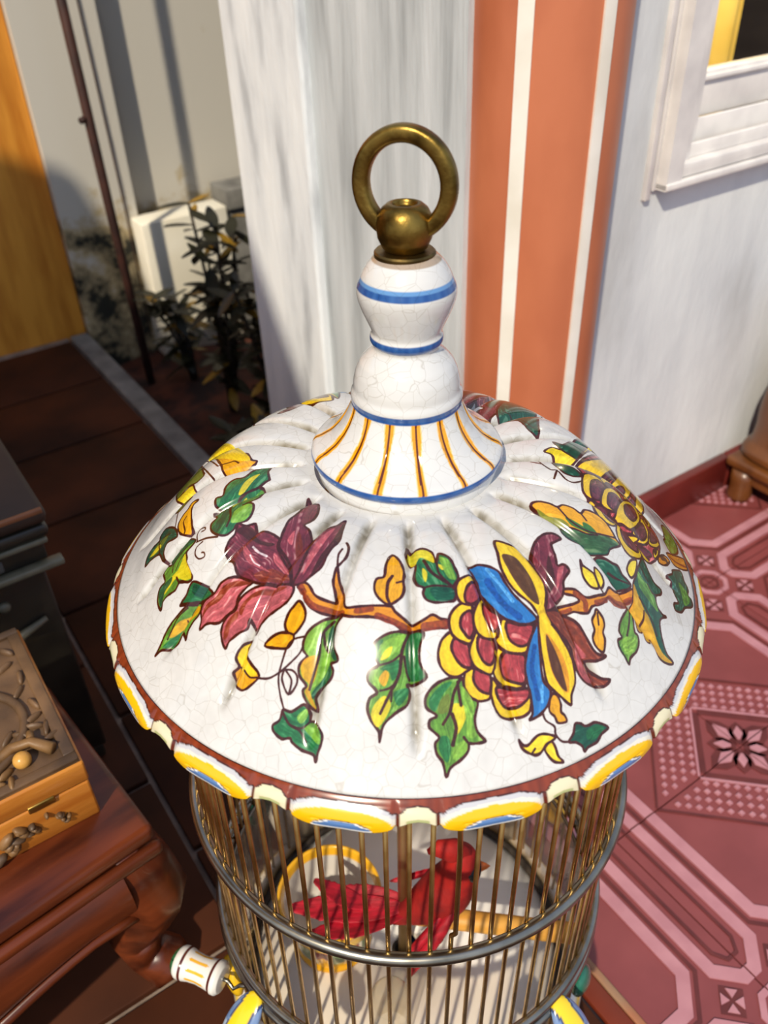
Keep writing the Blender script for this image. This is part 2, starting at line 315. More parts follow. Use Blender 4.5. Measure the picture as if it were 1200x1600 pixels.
kb = hb(MB().box(.172, .212, .322, 1.545, -.1, .006, bev=.004), 'trim_2', M_kerb); struct(kb, 'grey concrete kerb along the planting bed')
lw = MB().box(.367, .572, 1.49, 1.56, -.12, .229, bev=.004).build('garden_block', M_cream, None, True, rot=HR); tag(lw, 'cream plastered low block at the foot of the rear wall', 'block')
lw2 = MB().box(.576, .95, 1.50, 1.57, -.12, .215, bev=.004).box(.574, .95, 1.49, 1.575, .2155, .262, bev=.004).build('garden_block', M_kerb, None, True, rot=HR); tag(lw2, 'grey capped low block half hidden by the wall post', 'block')
pp = MB().tube([(.290, 1.40, -.1), (.282, 1.40, .3), (.272, 1.40, 1.2)], .0092, 12).build('iron_pipe', M_rust, None, True, rot=HR); tag(pp, 'thin rusty iron pipe standing before the stained wall', 'pipe')
MB().tube([(.276, 1.40, .47), (.262, 1.392, .468)], .006, 8).build('bolt', M_rust, pp, True)
cb = MB().tube([(.356, 1.545, -.05), (.358, 1.545, .24), (.350, 1.545, .7), (.347, 1.545, 1.2)], .0018, 6).build('cable', M_rust, None, True, rot=HR); tag(cb, 'thin dark cable running down the stained wall corner', 'cable')
# plants
M_leafd = pm('dark_leaf', (20, 22, 12), (44, 42, 20), 20, .45); M_leafy = pm('yellowed_leaf', (120, 92, 24), (170, 132, 40), 20, .5); M_stem = pm('dark_stem', (28, 20, 12), (46, 34, 20), 20, .7)
def leaf_mesh(name, mat):
    mb = MB(); V = []; n = 6
    for i in range(n+1):
        t = i/n; wd = .5*math.sin(PI*min(1, t*.94+.03))**.8*.36
        V += [(t, -wd, -.10*t*t+.03), (t, 0, -.10*t*t), (t, wd, -.10*t*t+.03)]
    Fc = []
    for i in range(n):
        for k in range(2): Fc.append((i*3+k, i*3+k+1, i*3+k+4, i*3+k+3))
    b = len(V); V2 = [(x, y, z-.012) for x, y, z in V]
    mb.add(V+V2, Fc+[tuple(b+i for i in f[::-1]) for f in Fc]); o = mb.build(name, mat); me = o.data; bpy.data.objects.remove(o); return me
LD, LY = leaf_mesh('leaf', M_leafd), leaf_mesh('leaf', M_leafy)
def plant(u, v, h, ns, label, spread=.09, top=True):
    t = thing('garden_plant', label, 'plant', at(u, v, -.09), PHI, 'dark shrubs in the planting bed')
    for s in range(ns):
        a = random.uniform(0, 2*PI); hh = h*random.uniform(.6, 1) if s else h; tip = Vector((spread*.8*math.cos(a)*random.random(), spread*.8*math.sin(a)*random.random(), hh))
        st = MB().tube([(0, 0, -.02), tip*.5+Vector((.008, .004, 0)), tip], [.006, .004, .0025], 6).build('stem', M_stem, t, True)
        for q in range(13):
            fz = .25+.75*q/7 if q < 8 else 1.0-.03*(q-8); p = tip*fz; L = random.uniform(.04, .072)
            o = link('leaf', LY if random.random() < .17 else LD, st, p, (0, random.uniform(-.7, .6), a+q*2.4)); o.scale = (L, L, L)
plant(.375, 1.16, .43, 9, 'tallest dark shrub, star shaped leaves against the cream block')
plant(.40, .98, .34, 8, 'dark shrub beside the wall post, half hidden by it')
plant(.37, 1.33, .20, 5, 'low dark shrub at the foot of the stained wall')
plant(.30, .90, .13, 7, 'low ground shrub nearest the bird cage')
# ================================================================ furniture on the left
M_red = pm('red_lacquer_wood', (58, 22, 10), (116, 54, 26), 6, .3, stretch=(1, 6, 6), bump=.06, coat=.12, spec=.35)
M_dark = pm('blackened_wood', (22, 20, 16), (44, 40, 32), 14, .4, bump=.15, coat=.2)
M_box = pm('amber_wood', (176, 100, 28), (214, 140, 54), 8, .4, stretch=(1, 7, 7), bump=.1, coat=.3)
M_lid = pm('dark_carved_wood', (72, 54, 38), (122, 92, 62), 22, .5, bump=.3)
M_carv = pm('carved_relief', (92, 64, 34), (150, 112, 66), 26, .5, bump=.3)
M_brassd = pm('old_brass', (150, 118, 52), (196, 160, 84), 40, .35, 1)
M_topd = pm('chest_top', (44, 30, 22), (60, 40, 28), 12, .6, bump=.15)
TH = .12
tb = thing('tea_table', 'low reddish brown wooden table with cabriole leg under the carved box', 'table', at(-.174, .1, 0), PHI+TH)
MB().box(-.62, 0, 0, .25, .212, .230, bev=.006).build('tabletop', M_red, tb, True)
MB().box(-.62, .002, -.004, .006, .196, .211, bev=.005).build('edge_moulding', M_red, tb, True)
def apron(a, b):
    x = -.60+a*.565; low = .108+.030*max(0, min(1, (a-.55)/.38))**1.5+.012*math.sin(a*9); z = .200-(.200-.085-0*low)*b
    zb = .200-(.200-low)*b; return (x, .004-.016*math.sin(PI*min(1, .15+b*.8)), zb)
ap = MB().grid(apron, 60, 12, cu=False).grid(lambda a, b: (apron(a, b)[0], .022, apron(a, b)[2]), 60, 12, cu=False)
ap.add([apron(i/60, 1) for i in range(61)]+[(apron(i/60, 1)[0], .022, apron(i/60, 1)[2]) for i in range(61)], [(i, i+1, 62+i, 61+i) for i in range(60)]); ap.build('apron', M_red, tb, True)
MB().tube([(apron(i/60, 1)[0], -.002, apron(i/60, 1)[2]) for i in range(0, 61, 2)], .005, 8).build('apron_bead', M_red, tb, True)
def leg(x, y, sx, sy, name='leg'):
    pts = [(0, 0, .205), (.008, .008, .17), (.014, .014, .135), (.006, .006, .10), (-.008, -.008, .06), (-.004, -.004, .03), (.010, .010, .008)]
    rad = [.030, .034, .032, .026, .021, .020, .024]; P = []; Q = []
    for i in range(25):
        t = i/24*6; k = min(5, int(t)); f = t-k; f = f*f*(3-2*f)
        P.append(Vector(pts[k]).lerp(Vector(pts[k+1]), f)); Q.append(rad[k]+(rad[k+1]-rad[k])*f)
    MB().tube([(x+p.x*sx, y+p.y*sy, p.z) for p in P], Q, 8).build(name, M_red, tb, True)
leg(-.030, .030, 1, -1); leg(-.030, .225, 1, 1); leg(-.59, .030, -1, -1); leg(-.59, .225, -1, 1)
# carved box on the table
bx = thing('carved_box', 'amber wooden box with dark carved lid standing on the low table', 'box', at(-.203, .136, .2301), PHI)
MB().box(-.34, 0, 0, .172, 0, .041, bev=.002).build('body', M_box, bx, True)
ld = MB().box(-.342, .001, -.001, .173, .0428, .064, bev=.002).build('lid', [M_box], bx, True)
MB().box(-.340, -.001, .001, .171, .0635, .0655).build('lid_panel', M_lid, ld, False)
for b in ((-.340, -.001, .001, .009), (-.340, -.001, .163, .171), (-.010, -.001, .009, .163)): MB().box(*b, .0650, .0685, bev=.001).build('lid_border', M_lid, ld, True)
MB().tube([(-.105+.082*math.cos(R(a)), .070+.058*math.sin(R(a)), .067) for a in range(-60, 301, 8)], .0036, 8, closed=True).build('carved_ring', M_lid, ld, True)
MB().ball((-.036, .022, .0700), (.0068, .0068, .0065), 20).build('carved_bead', pm('bead_wood', (196, 140, 60), (220, 168, 84), 20, .3), ld, True)
MB().tube([(-.085, .020, .067), (-.060, .030, .0695), (-.040, .036, .0715), (-.026, .034, .0712), (-.014, .019, .070)], [.0025, .0035, .0042, .0040, .0048], 8).build('carved_branch', M_carv, ld, True)
MB().tube([(-.026, .034, .0705), (-.024, .044, .0705)], [.0034, .0028], 8).build('carved_branch', M_carv, ld, True)
def lump(x, y, z, L, W, H, az, m, par, el=0, nm='carved_leaf'): MB().ball((x, y, z), (L, W, H), 10, m=6, mat=Euler((0, el, az)).to_matrix()).build(nm, m, par, True)
for k in range(60):
    a = random.uniform(0, 2*PI); rr = random.uniform(.05, .92)**.6; x, y = -.105+.075*rr*math.cos(a), .070+.052*rr*math.sin(a)
    lump(x, y, .0662, random.uniform(.005, .011), random.uniform(.0018, .004), random.uniform(.003, .007), a+random.uniform(.6, 1.4), M_lid if k % 4 else M_carv, ld, random.uniform(-.3, .3))
for x, y, az_ in ((-.012, .045, 1.3), (-.018, .060, .4), (-.013, .075, 1.9), (-.02, .094, .9), (-.014, .110, 1.4), (-.022, .128, .5), (-.016, .146, 2.2), (-.034, .142, .2), (-.055, .150, 1.0), (-.03, .048, 2.4), (-.02, .052, -.4), (-.012, .034, .3)): lump(x, y, .0662, .0085, .0026, .004, az_, M_lid, ld)
for x, y, az_ in ((-.050, .018, .5), (-.058, .012, -.3), (-.066, .020, .9), (-.048, .008, 1.4), (-.074, .012, .1), (-.060, .027, -.8), (-.082, .022, .6)): lump(x, y, .0665, .0075, .0026, .0042, az_, M_carv, ld)
for k in range(46):                                          # carved dragon on the front of the box
    f = random.random(); x = -.022-f*.125; zc = .015+.010*math.sin(f*9)+.004*f; sc = .35+.65*min(1, f*2.4)
    MB().ball((x, -.0008, max(.0065, zc+random.uniform(-.009, .009)*sc)), (random.uniform(.003, .009)*sc, .0032+.002*sc, random.uniform(.0016, .0038)*sc+.0006), 8, m=6, mat=Euler((0, random.uniform(-.9, .9), 0)).to_matrix()).build('carved_scroll', M_carv if k % 3 else M_lid, bx, True)
MB().box(-.046, -.026, -.0022, .003, .0385, .0455, bev=.001).build('hinge', M_brassd, bx, True)
# dark chest behind
ch = thing('dark_chest', 'black carved wooden chest with moulded brown top behind the carved box', 'chest', at(-.141, .372, 0), PHI)
MB().box(-.7, -.016, .014, .40, .02, .300, bev=.003).build('body', M_dark, ch, True)
MB().box(-.7, 0, 0, .42, .345, .362, bev=.006).build('top', M_topd, ch, True)
MB().box(-.7, -.002, .002, .415, .329, .343, bev=.005).build('cornice', M_dark, ch, True); MB().box(-.7, -.010, .008, .405, .302, .327, bev=.002).build('frieze', M_dark, ch, True)
M_pale = pm('pale_moulding', (88, 86, 70), (120, 116, 98), 30, .4)  # paler grey tone for the chest mouldings and carvings
MB().box(-.7, -.006, .002, .008, .3225, .3285, bev=.002).build('moulding_strip', M_pale, ch, True); MB().box(-.7, .002, -.001, .012, .294, .301, bev=.002).build('moulding_strip', M_pale, ch, True)
for k in range(6):
    x = -.05-k*.075; MB().box(x-.05, x, .004, .010, .306, .318, bev=.002).build('fret_panel', pm('fret%d' % k, (58, 58, 58), (90, 90, 86), 60, .5) if k == 0 else bpy.data.materials['fret0'], ch, True)
    MB().ball((x-.012, .012, .262), (.006, .005, .006), 10).ball((x-.035, .012, .255), (.016, .004, .008), 10).build('carved_knob', M_pale, ch, True)
MB().box(-.7, -.10, .010, .016, .06, .24, bev=.003).build('door_panel', M_dark, ch, True); MB().tube([(-.09, .010, .20), (-.06, .010, .222), (-.03, .010, .232)], [.003, .005, .003], 8).build('carved_scroll', M_pale, ch, True)
for x in (-.05, -.66):
    for y in (.04, .37): MB().box(x-.03, x+.03, y-.025, y+.025, 0, .022, bev=.004).build('foot', M_dark, ch, True)
MB().box(-.7, -.003, -.0008, .004, .3575, .3624, bev=.001).build('edge_highlight', pm('highlight_brown', (110, 66, 40), (140, 88, 56), 20, .5), ch, True)  # orange-brown strip paints a highlight along the chest's top front edge
# rounded stool on the right
M_stool = pm('brown_polished_wood', (72, 38, 14), (128, 76, 32), 5, .4, stretch=(3, 3, .6), bump=.1, coat=.3)
stl = thing('drum_stool', 'brown rounded wooden drum stool on a footed base against the wall', 'stool', at(.826, .03, 0), PHI)
MB().box(0, .30, 0, .268, .058, .074, bev=.004).build('base_top', M_stool, stl, True)
MB().box(.012, .29, .012, .258, .034, .060, bev=.003).build('base_apron', M_stool, stl, True)
for x, y in ((.018, .242), (.018, .03), (.28, .242), (.28, .03)): MB().lathe([(.0, .0), (.016, 0), (.020, .01), (.017, .024), (.019, .036), (.019, .055)], 16, c=(x, y)).build('foot', M_stool, stl, True)
prof = [(.132, .072), (.140, .080), (.140, .09), (.132, .10), (.130, .125), (.131, .15), (.129, .18), (.122, .215), (.112, .25), (.098, .285), (.090, .31), (.094, .33), (.104, .345), (.106, .355), (.0, .36)]
def drum(u, v):
    k = v*(len(prof)-1); r = float(np.interp(k, range(len(prof)), [p[0] for p in prof])); z = float(np.interp(k, range(len(prof)), [p[1] for p in prof])); a = 2*PI*u
    q = (abs(math.cos(a))**7+abs(math.sin(a))**7)**(-1/7); return (.148+r*q*math.cos(a), .140+r*.94*q*math.sin(a), z)
MB().grid(drum, 96, 52).build('drum', M_stool, stl, True)
# ================================================================ the bird cage
cage = thing('bird_cage', 'white ceramic bird cage with painted flower dome and brass bars', 'cage', (0, 0, Z0))
TT = Matrix(((.999885519, -.000295339, .0151281808), (0, .99980949, .0195187), (-.0151310634, -.019516514, .999695)))
cage.rotation_euler = TT.to_euler()
DX = -.0012
